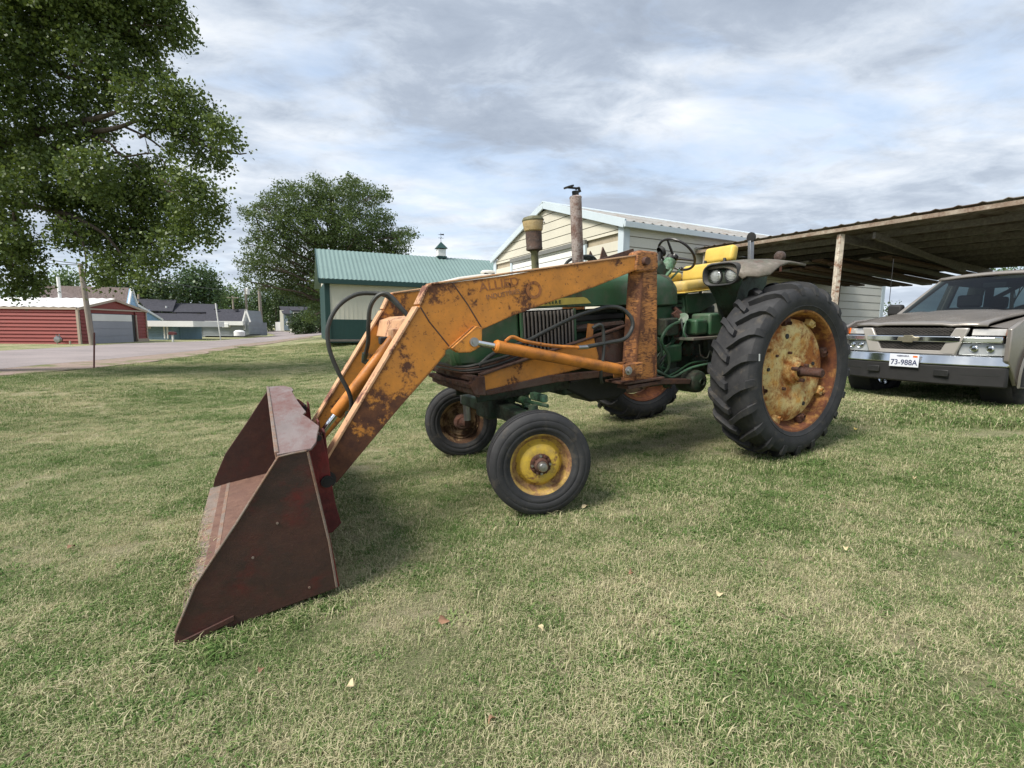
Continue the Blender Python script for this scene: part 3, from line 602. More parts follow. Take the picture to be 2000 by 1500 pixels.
def red_building():
    Y = 32.0; A = at(158, 668, Y); g = at(158, 672, Y).z-.05; yw = rad(3); ux = Vector((-math.cos(yw), -math.sin(yw), 0)); uy = Vector((-math.sin(.12), math.cos(.12), 0))
    # local x runs left along the long wall, local y runs back along the gable front
    t = thing('steel_garage', 'long low red steel building with white roof and grey garage door', 'garage', Matrix(((ux.x, uy.x, 0, A.x), (ux.y, uy.y, 0, A.y), (0, 0, 1, g), (0, 0, 0, 1))))
    H = at(158, 603, Y).z-g; W = 6.6; R = .75; L = 13.5
    part('wall', MB().prism([(.03, 0), (W-.03, 0), (W-.03, H), (W/2, H+R-.05), (.03, H)], .03, L, 'x'), 'redsteel', t, smooth=0)
    mb = MB(); n = 10
    for i in range(n):
        z0 = H*i/n; mb.add([(0, -.07, z0), (L, -.07, z0), (L, 0, z0+H/n-.02), (0, 0, z0+H/n-.02), (0, .04, z0), (L, .04, z0)], [(0, 1, 2, 3), (0, 4, 5, 1)])
    part('siding_courses', mb, 'redsteel', t, smooth=0)
    mb = MB()
    for i in range(n):
        for (a, b) in ((0.1, .75), (W-1.2, W-.05)):
            z0 = H*i/n; mb.add([(-.06, a, z0), (-.06, b, z0), (0, b, z0+H/n-.02), (0, a, z0+H/n-.02), (.04, a, z0), (.04, b, z0)], [(0, 1, 2, 3), (0, 4, 5, 1)])
    part('siding_courses', mb, 'redsteel', t, smooth=0)
    part('corner_trim', MB().box((0, -.05, H/2), (.14, .14, H)), 'tan', t); part('corner_trim', MB().box((-.04, W, H/2), (.1, .1, H)), 'tan', t)
    part('eave_trim', MB().box((L/2, -.09, H+.01), (L, .1, .14)), 'tan', t)
    part('gable_trim', MB().box((-.05, W/2, H+.02), (.08, W, .1)), 'tan', t)
    part('rake_trim', MB().beam((-.1, -.1, H), (-.1, W/2, H+R), .1, .16), 'tan', t); part('rake_trim', MB().beam((-.1, W+.1, H), (-.1, W/2, H+R), .1, .16), 'tan', t)
    for a, b in ((-.12, W/2), (W+.12, W/2)):
        mb = MB(); m = int(L/.3); v = []
        for i in range(m+1):
            x = -.12+L*i/m; dz = .05 if i % 2 else 0; v += [(x, a, H+.08+dz), (x, b, H+R+.08+dz)]
        part('roof', mb.add(v, [(2*i, 2*i+2, 2*i+3, 2*i+1) for i in range(m)]), 'white', t, smooth=0)
    d0, d1, dh = 1.0, 4.9, H*.88
    part('door_recess', MB().box((-.03, (d0+d1)/2+.1, dh/2), (.04, d1-d0+.5, dh+.05)), 'black', t)
    d = part('garage_door', MB().box((-.07, (d0+d1)/2, dh/2), (.05, d1-d0, dh)), 'greydoor', t)
    for k in range(4): part('door_panel', MB().box((-.10, (d0+d1)/2, dh*(k+.5)/4), (.03, d1-d0-.05, dh/4-.05)), 'greydoor' if k != 3 else 'white', d)
    part('door_trim', MB().box((-.07, d1+.5, dh/2), (.08, .1, dh)), 'tan', t); part('footing', MB().box((-.06, W-.6, .1), (.16, 1.3, .35)), 'tan', t)
    return t
red_building()
def wall_box(t, mat, u0, u1, vt, vb, Y, D, name='wall', top=None):
    """wall block facing the camera between photo columns u0,u1"""
    a = at(u0, (vt+vb)/2, Y); b = at(u1, (vt+vb)/2, Y); zt = at((u0+u1)/2, vt, Y).z; zb = at((u0+u1)/2, vb, Y).z-.3
    return part(name, MB().box(((a.x+b.x)/2, Y+D/2, (zt+zb)/2), (b.x-a.x, D, zt-zb)), mat, t, smooth=0)
def window(t, u0, u1, v0, v1, Y, mull=0, name='window'):
    a = at(u0, v0, Y); b = at(u1, v1, Y); w = b.x-a.x; h = a.z-b.z; cx, cz = (a.x+b.x)/2, (a.z+b.z)/2; fr = .12
    f = part(name, MB().box((cx, Y-.06, a.z-fr/2), (w, .10, fr)).box((cx, Y-.06, b.z+fr/2), (w, .10, fr)).box((a.x+fr/2, Y-.06, cz), (fr, .10, h-2*fr)).box((b.x-fr/2, Y-.06, cz), (fr, .10, h-2*fr)), 'white', t, smooth=0)
    part('pane', MB().box((cx, Y-.03, cz), (w-fr, .04, h-fr)), 'winglass', f)
    if mull == 1: part('mullion', MB().box((cx, Y-.07, cz), (.08, .05, h-2*fr)), 'white', f)
    if mull == 2: part('mullion', MB().box((cx, Y-.07, cz), (w-2*fr, .05, .08)), 'white', f)
    return f
def roofq(t, mat, pts, name='roof', th=.1):
    """roof slope through four photo points, each with its own distance"""
    P = [at(u, v, Y) for u, v, Y in pts]
    o = part(name, MB().add(P, [tuple(range(len(P)))]), mat, t, smooth=0); o.modifiers.new('s', 'SOLIDIFY').thickness = th; return o
def blue_house():
    t = thing('blue_house', 'light blue house with steep gable, brown shingle roof and low flat-roofed wing', 'house')
    Y = 44; a = at(250, 597, Y); ap = at(258, 563, Y+.2); kn = at(268, 595, Y); rt = at(318, 625, Y); zb = at(280, 672, Y).z-.4; zl = at(250, 597, Y).z
    gp_ = [(250, 675, 43.4), (250, 602, 43.4), (257.5, 562, 44.6), (268, 595, 45.6), (318, 625, 49.5), (318, 668, 49.5)]
    roofq(t, 'bluelap', gp_, 'gable_wall', .2)
    for q0, q1 in zip(gp_[1:4], gp_[2:5]): part('rake_trim', MB().beam(at(q0[0], q0[1], q0[2]-.15), at(q1[0], q1[1], q1[2]-.15), .12, .2), 'white', t)
    roofq(t, 'shingle_brown', [(80, 557, 50), (257.5, 562, 44.5), (250, 602, 43.4), (72, 604, 45)])
    wall_box(t, 'bluelap', 90, 249, 602, 672, 45.2, 3, 'side_wall')
    wall_box(t, 'bluegrey', 255, 340, 632, 672, 42.5, 3, 'wing_wall'); wall_box(t, 'bluegrey', 338, 352, 632, 668, 43.2, 3, 'wing_wall')
    wall_box(t, 'white', 252, 377, 626.5, 631, 41.8, 4.5, 'flat_roof')
    window(t, 256, 265.5, 598.5, 613, 43.9, 1); window(t, 258, 275, 633, 645, 42.45, 1)
    p = at(284, 637, 42.2); part('air_conditioner', MB().box((p.x, 42.2, p.z), (.62, .5, .42)), 'white', t, .02)
    for u in (321, 327): q = at(u, 645, 42.3); part('porch_post', MB().box((q.x, 42.3, q.z-.1), (.1, .1, 1.25)), 'white', t)
blue_house()
def grey_house():
    t = thing('grey_house', 'long low grey house with dark shingle roofs beyond the road', 'house')
    wall_box(t, 'greylap', 345, 400, 632, 654, 53.0, 5); wall_box(t, 'greylap', 396, 476, 629, 651, 52.5, 5)
    roofq(t, 'shingle_dark', [(268, 585, 59.0), (345, 587, 60.0), (337, 609.5, 55.5), (290, 608, 55.5)])
    roofq(t, 'shingle_dark', [(343, 593, 61.0), (425, 596, 61.0), (425, 611, 55.6), (338, 611, 55.6)])
    roofq(t, 'shingle_dark', [(298, 609.5, 56.0), (408, 611, 56.0), (408, 628, 52.2), (318, 625, 52.2)])
    roofq(t, 'shingle_dark', [(404, 604, 56.5), (480.5, 603.5, 56.5), (474, 628.5, 52.2), (400, 628, 52.2)])
    roofq(t, 'shingle_dark', [(480.5, 603.5, 56.5), (489, 629, 53.2), (488.5, 630.5, 53.2), (480, 606, 56.5)])
    Y = 52.6; p = [at(u, v, Y) for u, v in ((474, 655), (474, 629), (480.5, 606), (486, 629), (486, 653))]
    part('gable_wall', MB().prism([(q.x, q.z) for q in p], Y, Y+3), 'greylap', t, smooth=0)
    wall_box(t, 'white', 377, 403, 627.5, 630, 52.1, .3, 'fascia'); wall_box(t, 'white', 400, 474, 627.2, 629.5, 52.0, .3, 'fascia')
    part('rake_trim', MB().beam(at(474, 629, 52.4), at(480.5, 604.5, 52.4), .1, .15), 'white', t); part('rake_trim', MB().beam(at(480.5, 604.5, 52.4), at(489, 629, 52.4), .1, .15), 'white', t)
    window(t, 356, 364.5, 636.5, 643.5, 52.9); window(t, 371, 382.5, 632, 648, 52.9, 2); window(t, 476.5, 480, 630, 644, 52.5)
    p = at(442, 635.5, 52.2); part('air_conditioner', MB().box((p.x, 52.2, p.z), (.7, .5, .42)), 'white', t, .02)
    p = at(325, 601, 56.5); part('roof_vent', MB().tube([(p.x, 56.5, p.z-.25), (p.x, 56.5, p.z+.2)], .09, 8), 'white', t)
    for u, v in ((347, 612), (395, 613), (427, 604.5), (465, 605.5)):
        p = at(u, v, 56); part('roof_vent', MB().box((p.x, 55.6, p.z), (.4, .4, .15)), 'black', t)
    p = at(271, 585, 59.0); part('flue', MB().tube([(p.x, 59, p.z-.4), (p.x, 59, p.z+.7)], .11, 8), 'tan', t)
grey_house()
def far_house():
    t = thing('two_storey_house', 'distant slate and white house beyond the street corner', 'house')
    wall_box(t, 'slatelap', 554, 600, 612, 642, 85, 8); wall_box(t, 'whitelap', 547, 554.5, 606, 643, 85.5, 3)
    roofq(t, 'shingle_dark', [(545, 598, 88), (612, 600, 88), (625, 617, 84), (552, 612, 84)])
    wall_box(t, 'slatelap', 566, 614, 606, 618, 84.4, 3, 'dormer'); window(t, 573, 590, 609, 618, 84.3, 1)
    roofq(t, 'shingle_dark', [(563, 600, 87), (592, 600, 87), (596, 607, 83.8), (569, 607, 83.8)], 'dormer_roof')
    wall_box(t, 'white', 538, 551, 629, 643, 86, 2, 'shed_wing'); window(t, 560, 566, 628, 636, 84.9)
far_house()
def far_garage():
    t = thing('low_garage', 'small cream garage half hidden by the round shrub', 'garage')
    wall_box(t, 'whitelap', 566, 642, 631, 647, 70, 6); roofq(t, 'shingle_dark', [(563, 631, 69.6), (566, 619, 74), (610, 617, 74), (642, 616, 74), (642, 626, 69.6), (600, 631, 69.6)])
far_garage()
def poles():
    M['polewood'] = plain('grey_utility_pole', (.27, .235, .20), .9, .25, 3, 0, .4, .1, (3, 3, .3))
    def pole(name, label, u0, v0, u1, v1, Y, r0, r1, mat='polewood', cat='utility pole', group=None):
        a = at(u0, v0, Y); b = at(u1, v1, Y); g = G(b.x, Y); b.z = min(b.z, g)-.1
        return tag(part(name, MB().tube([b, a], [r1, r0], 12), mat, None), label, cat, group)
    a = pole('utility_pole', 'leaning grey wooden utility pole beside the red building', 157, 515, 181, 672, 30.5, .13, .17)
    pole('white_pipe', 'thin white pipe standing behind the red building', 113, 541, 119, 600, 38, .11, .11, 'white', 'pipe')
    pole('utility_pole', 'tall pale utility pole at the street corner', 506, 562, 511.5, 652, 62, .17, .22)
    p3 = pole('utility_pole', 'utility pole with transformer can behind the grey house', 479.5, 563, 482, 610, 70, .14, .17)
    p4 = pole('utility_pole', 'crossarm utility pole beyond the grey house roof', 454, 578, 457, 610, 80, .13, .16)
    q = at(483.7, 569, 69.6); part('transformer', MB().lathe([(.0, -.45), (.25, -.42), (.25, .4), (.12, .5), (0, .52)], q, n=14), 'white', p3)
    q = at(454.5, 581.5, 79.8); part('crossarm', MB().box(q, (1.9, .12, .12)), 'polewood', p4)
    pole('guy_post', 'thin leaning pipe in front of the grey house', 421, 592, 430, 648, 44, .05, .05, 'white', 'post')
    M['postred'] = rusty('maroon_steel_post', (.10, .022, .03), amt=.4, scale=9)
    b = gpix(184.5, 720); aT = at(185, 649, b.y); o = part('steel_fence_post', MB().prism([(-.018, -.018), (.018, -.018), (.018, -.006), (.006, -.006), (.006, .02), (-.006, .02), (-.006, -.006), (-.018, -.006)], b.z-.2, aT.z, 'z'), 'postred', None)
    o.location = (b.x, b.y, 0); o.rotation_euler = (0, math.atan2(aT.x-b.x, aT.z-b.z), 0); tag(o, 'maroon steel fence post standing at the edge of the gravel', 'fence post')
    b = gpix(338, 668); t = thing('mailbox', 'red mailbox on a white post beside the road', 'mailbox', Matrix.Translation((b.x, b.y, b.z)))
    k = b.y/F; part('post', MB().box((0, 0, 10*k), (.11, .11, 20*k)), 'white', t, .01)
    part('box', MB().prism([(-6.5*k, 14*k), (6.5*k, 14*k), (6.5*k, 18*k), (4*k, 20*k), (-4*k, 20*k), (-6.5*k, 18*k)], -.12, .12), 'postred', t, .01)
    # gas meter and pale stub by the red wall
    p = at(114, 663, 31.5); t = thing('gas_meter', 'grey gas meter on a bent pipe against the red wall', 'gas meter', Matrix.Translation(p))
    part('meter_body', MB().lathe([(0, -.14), (.2, -.12), (.24, 0), (.2, .12), (0, .14)], (0, 0, 0), (0, 1, 0), 14), 'steel', t); part('pipe', MB().tube([(-.1, 0, -.45), (-.1, 0, .3), (.1, 0, .35), (.1, 0, .0)], .03, 6), 'steel', t)
    p = at(137, 670, 31.2); tag(part('pipe_stub', MB().tube([(p.x, p.y, p.z-.15), (p.x, p.y, p.z+.15)], .05, 8), 'tan', None), 'short pale pipe stub in the grass by the red wall', 'pipe')
    p = at(467.5, 648, 42.5); tag(part('propane_lid', MB().lathe([(.45, -.35), (.45, 0), (.3, .12), (0, .16)], p, n=14), 'white', None), 'low white rounded box on the grass before the grey house', 'box')
    # power lines
    M['wire'] = plain('wire', (.03, .03, .03), .6)
    def wire(a, b, sag, r, label):
        pts = [Vector(a).lerp(Vector(b), t/14)-Vector((0, 0, sag*4*(t/14)*(1-t/14))) for t in range(15)]
        tag(part('power_line', MB().tube(pts, r, 4, False), 'wire', None), label, 'cable', 'overhead wires')
    wire(at(157, 516, 30.5), at(480, 566, 70), .5, .03, 'overhead wire from the leaning pole to the transformer pole')
    wire(at(-60, 488, 29), at(157, 497.5+20, 30.5), .2, .022, 'upper wire left of the leaning pole'); wire(at(-60, 470, 29), at(157, 515, 30.5), .2, .022, 'topmost wire running left from the leaning pole')
    wire(at(480, 575, 70), at(507, 565, 62), .3, .03, 'short wire between the two street corner poles')
poles()

# ================================================================== TREES
def leafm(name, a, b, tr=.3):
    t = MT(name); at_ = t.n('ShaderNodeAttribute'); at_.attribute_name = 'shade'; c = t.mix(at_.outputs['Fac'], a, b); c = t.mix(t.step(t.noise(.5, 4, .6, world=True), .35, .65), c, sc3(b, 1.1), 'MIX') if False else c
    t.fin(c, .45, 0, None, .35); tl = t.n('ShaderNodeBsdfTranslucent'); t.set(tl.inputs[0], t.mix(.5, c, (.20, .26, .04))); ms = t.n('ShaderNodeMixShader'); ms.inputs[0].default_value = tr
    t.set(ms.inputs[1], t.b.outputs[0]); t.set(ms.inputs[2], tl.outputs[0]); t.set(t.out.inputs[0], ms.outputs[0]); return t.m
M['leaf_near'] = leafm('cottonwood_leaf', (.055, .092, .022), (.145, .195, .055)); M['leaf_mid'] = leafm('locust_leaf', (.045, .080, .027), (.105, .15, .055)); M['leaf_far'] = leafm('far_leaf', (.045, .085, .035), (.10, .16, .065), .15)
M['leaf_far2'] = leafm('far_bright_leaf', (.08, .14, .05), (.16, .23, .09), .15); M['leaf_dark'] = leafm('dark_leaf', (.028, .055, .02), (.07, .11, .04), .15)
M['bark'] = plain('grey_brown_bark', (.085, .070, .058), .95, .35, 6, 0, .8, .1, (2, 2, .4))
def leaf_mesh(name, P, size, mat, asp=.75, flat=0.0):
    n = len(P); U = rng.normal(size=(n, 3)); U[:, 2] *= (1-flat); U /= np.linalg.norm(U, axis=1, keepdims=True); W = rng.normal(size=(n, 3)); W -= U*(W*U).sum(1, keepdims=True); W /= np.linalg.norm(W, axis=1, keepdims=True); N = np.cross(U, W)
    s = size*rng.uniform(.6, 1.3, (n, 1)); V = np.stack([P-U*s*.5, P+W*s*asp*.5+N*s*.08, P+U*s*.5, P-W*s*asp*.5+N*s*.08], 1).reshape(-1, 3)
    me = bpy.data.meshes.new(name); me.vertices.add(4*n); me.vertices.foreach_set('co', V.ravel().astype(np.float32)); me.loops.add(4*n); me.loops.foreach_set('vertex_index', np.arange(4*n, dtype=np.int32))
    me.polygons.add(n); me.polygons.foreach_set('loop_start', np.arange(0, 4*n, 4, dtype=np.int32)); me.update(calc_edges=True)
    a = me.attributes.new('shade', 'FLOAT', 'POINT'); a.data.foreach_set('value', np.repeat(rng.uniform(0, 1, n)**1.3, 4).astype(np.float32)); me.materials.append(M[mat]); return me
def blob_leaves(blobs, leaf, lai, clump, per, flat=1.0):
    out = []
    for c, r in blobs:
        area = math.pi*r[0]*r[2]; n = int(area*lai/(leaf*leaf*.42)); k = max(3, n//per)
        d = rng.normal(size=(k, 3)); d /= np.linalg.norm(d, axis=1, keepdims=True); rr = rng.uniform(.18, 1, (k, 1))**.45; cc = np.array(c)+d*rr*np.array(r)*rng.uniform(.8, 1.12, (k, 1))
        p = np.repeat(cc, per, 0)+rng.normal(size=(k*per, 3))*clump*np.array([1, 1, flat]); out.append(p)
    return np.concatenate(out)
def limb(mb, a, b, r0, r1, wob=.12, n=7, sag=0.0):
    a = np.array(a); b = np.array(b); L = np.linalg.norm(b-a); pts = []
    o = rng.normal(size=3)*wob*L*.5
    for i in range(n+1):
        t = i/n; pts.append(a+(b-a)*t+o*math.sin(math.pi*t)+np.array([0, 0, sag*L*math.sin(math.pi*t)])+rng.normal(size=3)*wob*L*.04*(0 < i < n))
    mb.tube(pts, [r0+(r1-r0)*i/n for i in range(n+1)], 8); return pts
def tree(label, base, top, blobs, leaf, lai, clump, per, mat, r0=.3, group=None, name='tree', twigs=4, flat=1.0, asp=.75, limbs=True):
    t = thing(name, label, 'tree', None, group); tr = MB(); base = np.array(base, float); top = np.array(top, float)
    trunk = limb(tr, base, top, r0, r0*.35, .04, 10)
    part('trunk', tr, 'bark', t)
    if limbs:
        br = MB()
        for c, r in blobs:
            c = np.array(c); h = np.clip((c[2]-base[2])*.62+base[2], base[2]+.25*(top[2]-base[2]), top[2]); k = (h-base[2])/(top[2]-base[2]); s = base+(top-base)*k
            q = limb(br, s, c, r0*.30*(1-.5*k), r0*.07, .22, 8, .06)
            for _ in range(twigs):
                d = rng.normal(size=3); d /= np.linalg.norm(d); e = c+d*np.array(r)*.85; st = q[rng.integers(4, 8)]; limb(br, st, e, r0*.07, r0*.02, .2, 5)
        part('branches', br, 'bark', t)
    part('crown', leaf_mesh('crown', blob_leaves(blobs, leaf, lai, clump, per, flat), leaf, mat, asp), mat, t)
    return t
def pb(L, Y, dy=.8, sq=1.0):
    out = []
    for b in L:
        u, v, r = b[:3]; yy = Y+(b[3] if len(b) > 3 else rng.uniform(-1, 1)*dy); rm = r*yy/F; p = at(u, v, yy); out.append(((p.x, p.y, p.z), (rm, rm*1.1, rm*sq)))
    return out
big = [(325, 35, 48), (355, 70, 22), (250, 45, 60), (285, 95, 35), (190, 25, 60), (110, 20, 60), (40, 60, 60), (-40, 90, 90), (195, 110, 50), (130, 110, 48), (60, 130, 40), (245, 140, 38), (310, 150, 24), (60, 200, 42), (0, 190, 50), (130, 200, 34), (200, 190, 44), (262, 200, 36),
       (330, 195, 34), (372, 190, 24), (395, 225, 32), (432, 262, 30), (460, 278, 16), (355, 240, 34), (400, 300, 36), (430, 320, 18), (345, 285, 26), (300, 240, 26), (20, 290, 60), (90, 280, 50), (155, 265, 40), (205, 255, 26), (100, 350, 60), (20, 370, 45), (180, 340, 55), (250, 350, 50), (310, 350, 44), (365, 365, 42), (405, 385, 30),
       (240, 410, 60), (310, 420, 50), (375, 430, 42), (420, 420, 22), (405, 465, 20), (160, 410, 50), (340, 470, 34), (270, 475, 42), (200, 470, 45), (140, 460, 34), (235, 520, 34), (190, 530, 26), (290, 515, 26), (325, 505, 20), (270, 545, 18), (10, 430, 30), (25, 470, 42), (55, 500, 30), (10, 520, 40), (60, 545, 26), (30, 565, 22), (75, 560, 16), (-70, 300, 90), (-70, 450, 80), (-160, 150, 110), (-180, 380, 110), (-40, 0, 80), (130, -60, 110), (280, -50, 70), (0, -90, 110), (-150, -30, 110)]
bt = at(-60, 700, 13)
t = thing('cottonwood_tree', 'huge near tree whose leafy crown fills the upper left corner', 'tree')
tb = MB(); base = np.array((bt.x-1.0, 13.0, G(bt.x, 13)-.2)); top = np.array(at(-40, 60, 12.5)); limb(tb, base, top, .55, .22, .03, 12); part('trunk', tb, 'bark', t)
br = MB()
def pxlimb(path, Y, r0, r1):
    P = spline([tuple(at(u, v, Y+dy)) for u, v, dy in path], 5); br.tube(P, [.62*(r0+(r1-r0)*i/(len(P)-1)) for i in range(len(P))], 8)
pxlimb([(-60, 395, 1), (0, 392, .6), (60, 402, .3), (130, 418, 0), (200, 455, 0), (240, 500, 0)], 12, .16, .04)
pxlimb([(-60, 300, 1), (60, 262, .5), (150, 240, .2), (200, 228, 0), (240, 215, 0)], 12, .20, .05)
pxlimb([(90, 300, .5), (170, 262, .3), (215, 253, 0), (240, 246, 0), (275, 236, 0), (330, 250, 0), (400, 275, 0)], 12, .12, .03)
pxlimb([(240, 246, 0), (290, 270, .2), (330, 300, .3), (380, 330, .3)], 12, .05, .02)
pxlimb([(170, 262, .3), (215, 280, 0), (240, 305, 0), (300, 300, 0), (330, 330, 0)], 12, .06, .015)
pxlimb([(290, 298, 0), (285, 275, 0), (280, 262, 0)], 12, .02, .008); pxlimb([(80, 0, 0), (82, 40, 0), (60, 110, .3), (0, 160, .8)], 12.2, .14, .10)
pxlimb([(82, 40, 0), (105, 35, 0), (150, 60, 0), (230, 50, 0), (330, 50, 0)], 12, .09, .02); pxlimb([(0, 120, .8), (60, 100, .3), (130, 150, 0), (250, 160, 0), (330, 195, 0)], 12, .12, .03)
BB = [(c, tuple(q*rng.uniform(.8, 1.02) for q in r)) for c, r in pb(big, 12.0, .9)]
for c, r in BB[::2]:
    d = np.array(c)+rng.normal(size=3)*.2; s = np.array(c)+(np.array(at(-40, 200, 12.5))-np.array(c))*rng.uniform(.15, .3); limb(br, s, d, .035, .012, .2, 5)
part('branches', br, 'bark', t)
part('crown', leaf_mesh('crown', blob_leaves(BB, .078, 5.0, .12, 20), .078, 'leaf_near', .85), 'leaf_near', t)

midb = [(620, 375, 30), (590, 395, 38), (560, 370, 20), (540, 400, 26), (660, 400, 45), (680, 370, 28), (720, 385, 26), (745, 380, 16), (630, 440, 45), (580, 440, 40), (700, 440, 45), (740, 430, 28), (760, 470, 26), (785, 465, 20), (800, 455, 12), (730, 480, 40), (540, 440, 26), (515, 405, 14), (500, 425, 18), (480, 415, 12), (510, 460, 22), (545, 480, 34), (600, 490, 46), (650, 490, 46), (690, 490, 40), (500, 500, 20), (470, 512, 10), (520, 520, 26), (490, 530, 16), (560, 530, 34), (610, 540, 40), (480, 548, 12), (520, 555, 18), (560, 565, 20), (600, 575, 26), (625, 600, 20), (640, 550, 30), (775, 490, 22), (780, 510, 14), (480, 475, 10), (535, 395, 12), (498, 404, 8), (615, 350, 12), (690, 350, 10), (605, 620, 12)]
b0 = at(645, 640, 38)
tree('wide feathery green tree rising behind the steel barn', (b0.x, 39, G(b0.x, 39)), at(650, 400, 39), pb(midb, 38, 3.0, .9), .19, 5.6, .24, 16, 'leaf_mid', .38, None, 'locust_tree', 3, .55, .5)
def simple_tree(label, L, Y, mat, leaf=.36, lai=4.2, r0=.25, group='trees beyond the houses'):
    u = sum(b[0]*b[2] for b in L)/sum(b[2] for b in L); vt = min(b[1] for b in L); p = at(u, 640, Y); q = at(u, vt, Y)
    return tree(label, (p.x, Y, G(p.x, Y)-.1), (q.x, Y, q.z), pb(L, Y, 1.5), leaf, lai, leaf*1.6, 8, mat, r0, group, 'background_tree', 1)
simple_tree('rounded dense tree above the grey house roofs', [(385, 545, 32), (360, 560, 28), (410, 560, 26), (385, 575, 30), (350, 590, 22), (415, 585, 20)], 66, 'leaf_far')
simple_tree('dark tree behind the blue house gable', [(280, 575, 26), (300, 560, 24), (325, 570, 24), (310, 590, 24), (270, 600, 20), (335, 595, 20)], 62, 'leaf_dark')
simple_tree('dark tree between big cottonwood and blue gable', [(230, 560, 24), (255, 575, 22), (205, 575, 20), (240, 590, 20)], 60, 'leaf_dark')
simple_tree('bright yellow-green tree behind the brown shingle roof', [(125, 545, 20), (140, 555, 18), (105, 560, 16), (150, 575, 16)], 64, 'leaf_far2')
simple_tree('low green tree left of the brown roof', [(20, 575, 18), (45, 580, 16), (5, 590, 16), (70, 585, 14), (90, 570, 16)], 60, 'leaf_far')
simple_tree('light green tree behind the crossarm pole', [(430, 585, 22), (450, 575, 18), (420, 600, 18), (445, 600, 18)], 84, 'leaf_far2')
simple_tree('tall dark tree at the end of the street', [(490, 590, 26), (510, 580, 24), (500, 615, 24), (525, 605, 22), (480, 620, 20), (515, 630, 20)], 96, 'leaf_far')
simple_tree('dark tree left of the two storey house', [(545, 580, 22), (535, 600, 20), (560, 590, 20), (530, 625, 18), (548, 565, 14)], 94, 'leaf_dark')
simple_tree('green tree behind the two storey house', [(580, 575, 22), (600, 590, 20), (575, 595, 18), (612, 575, 18)], 98, 'leaf_dark')
simple_tree('green tree against the barn corner', [(620, 590, 16), (632, 600, 14), (615, 608, 14), (636, 580, 12), (628, 615, 12)], 60, 'leaf_far')
simple_tree('dark bush-like tree behind the grey house end', [(460, 595, 16), (470, 610, 14), (490, 640, 12), (455, 612, 12)], 86, 'leaf_dark')
simple_tree('small tree seen under the carport roof behind the pick-up', [(1965, 527, 18), (1990, 532, 16), (1950, 535, 10), (2015, 525, 16)], 24, 'leaf_far', .16, 2.0, .12, 'trees beyond the carport')
simple_tree('distant tree top just above the pick-up hood', [(1725, 607, 8), (1738, 605, 8), (1750, 610, 8)], 60, 'leaf_dark', .3, 2.0, .12, 'trees beyond the carport')
bu = [(597, 628, 22), (580, 630, 18), (612, 632, 17), (596, 643, 18), (578, 640, 12), (612, 643, 11)]
p = at(597, 646, 58)
tt = tree('round dark green shrub beside the side street', (p.x, 58, G(p.x, 58)-.1), at(597, 620, 58), pb(bu, 58, .4), .16, 4.5, .16, 10, 'leaf_dark', .12, None, 'round_shrub', 1); tt['category'] = 'shrub'
# continuous dark wood closing the view behind everything, left part of the horizon
wood = []
for k in range(46):
    u = -250+k*20.5; wood.append((u, 618-8*math.sin(k*1.3)-rng.uniform(0, 12), rng.uniform(17, 25)))
o = part('far_wood', leaf_mesh('far_wood', blob_leaves(pb(wood, 118, 6), .75, 2.2, .9, 8), .75, 'leaf_far'), 'leaf_far', None); o['kind'] = 'stuff'; o['label'] = 'distant wood along the left horizon'; o['category'] = 'wood'

# ================================================================== TRACTOR
yaw, pit = rad(27.8), rad(4.3)
ex = Vector((math.cos(yaw)*math.cos(pit), math.sin(yaw)*math.cos(pit), math.sin(pit))); ey = Vector((-math.sin(yaw), math.cos(yaw), 0)); ez = ex.cross(ey)
TO = Vector((-.1662, 3.8793, 0)); TM = Matrix(((ex.x, ey.x, ez.x, TO.x), (ex.y, ey.y, ez.y, TO.y), (ex.z, ey.z, ez.z, TO.z), (0, 0, 0, 1)))
TR = thing('tractor', 'old green farm tractor with rusty orange front loader and yellow seat', 'tractor', TM)
# tractor axes: x rearwards from the front axle, y to the far side, z up
HB = .28
# --- hood: rounded loft along x
def hood_sec(x, zt, zb, w, crown=.06):
    pts = []
    for k in range(13):
        a = math.pi*k/12; y = -w*math.cos(a); z = zt-.10+.10*math.sin(a)**.8 if 0 < k < 12 else zt-.13
        pts.append((x, -w*math.copysign(abs(math.cos(a))**.62, math.cos(a)) if 0 < k < 12 else (-w if k == 0 else w), z+crown*math.sin(a)*.3))
    return [(x, -w, zb)]+pts+[(x, w, zb)]
hd = MB(); secs = [hood_sec(-.30, 1.50, 1.38, .20), hood_sec(-.22, 1.57, 1.38, .25), hood_sec(0, 1.62, 1.40, .275), hood_sec(.5, 1.65, 1.405, HB), hood_sec(1.0, 1.655, 1.40, HB), hood_sec(1.40, 1.65, 1.39, HB)]
hd.ring(secs); hd.f.append(tuple(range(len(secs[0])))); part('hood', hd, 'green', TR, .008, 50)
# nose and radiator cowl
ns = MB()
ns.prism([(-.32, 1.02), (-.13, 1.0), (-.10, 1.00), (.205, 1.02), (.205, 1.40), (-.22, 1.40), (-.30, 1.36), (-.345, 1.12)], -HB+.005, HB-.005); part('radiator_cowl', ns, 'green', TR, .03, 40)
nl = MB().prism([(-.335, .98), (-.12, .985), (-.12, 1.16), (-.35, 1.16)], -.235, .235); part('nose_casting', nl, 'green', TR, .05, 40)
gs = part('grille_screen', MB().box((.46, -HB+.02, 1.22), (.50, .02, .34)), 'dark_void', TR)
for k in range(14): part('slat', MB().box((.235+k*.0345, -HB-.006, 1.215), (.016, .022, .33)), 'slat', gs, .004)
part('screen_frame', MB().box((.212, -HB-.004, 1.21), (.022, .02, .38)).box((.705, -HB-.004, 1.21), (.022, .02, .36)), 'green', gs, .003)
part('grille_screen', MB().box((.46, HB-.02, 1.22), (.50, .02, .34)), 'dark_void', TR)
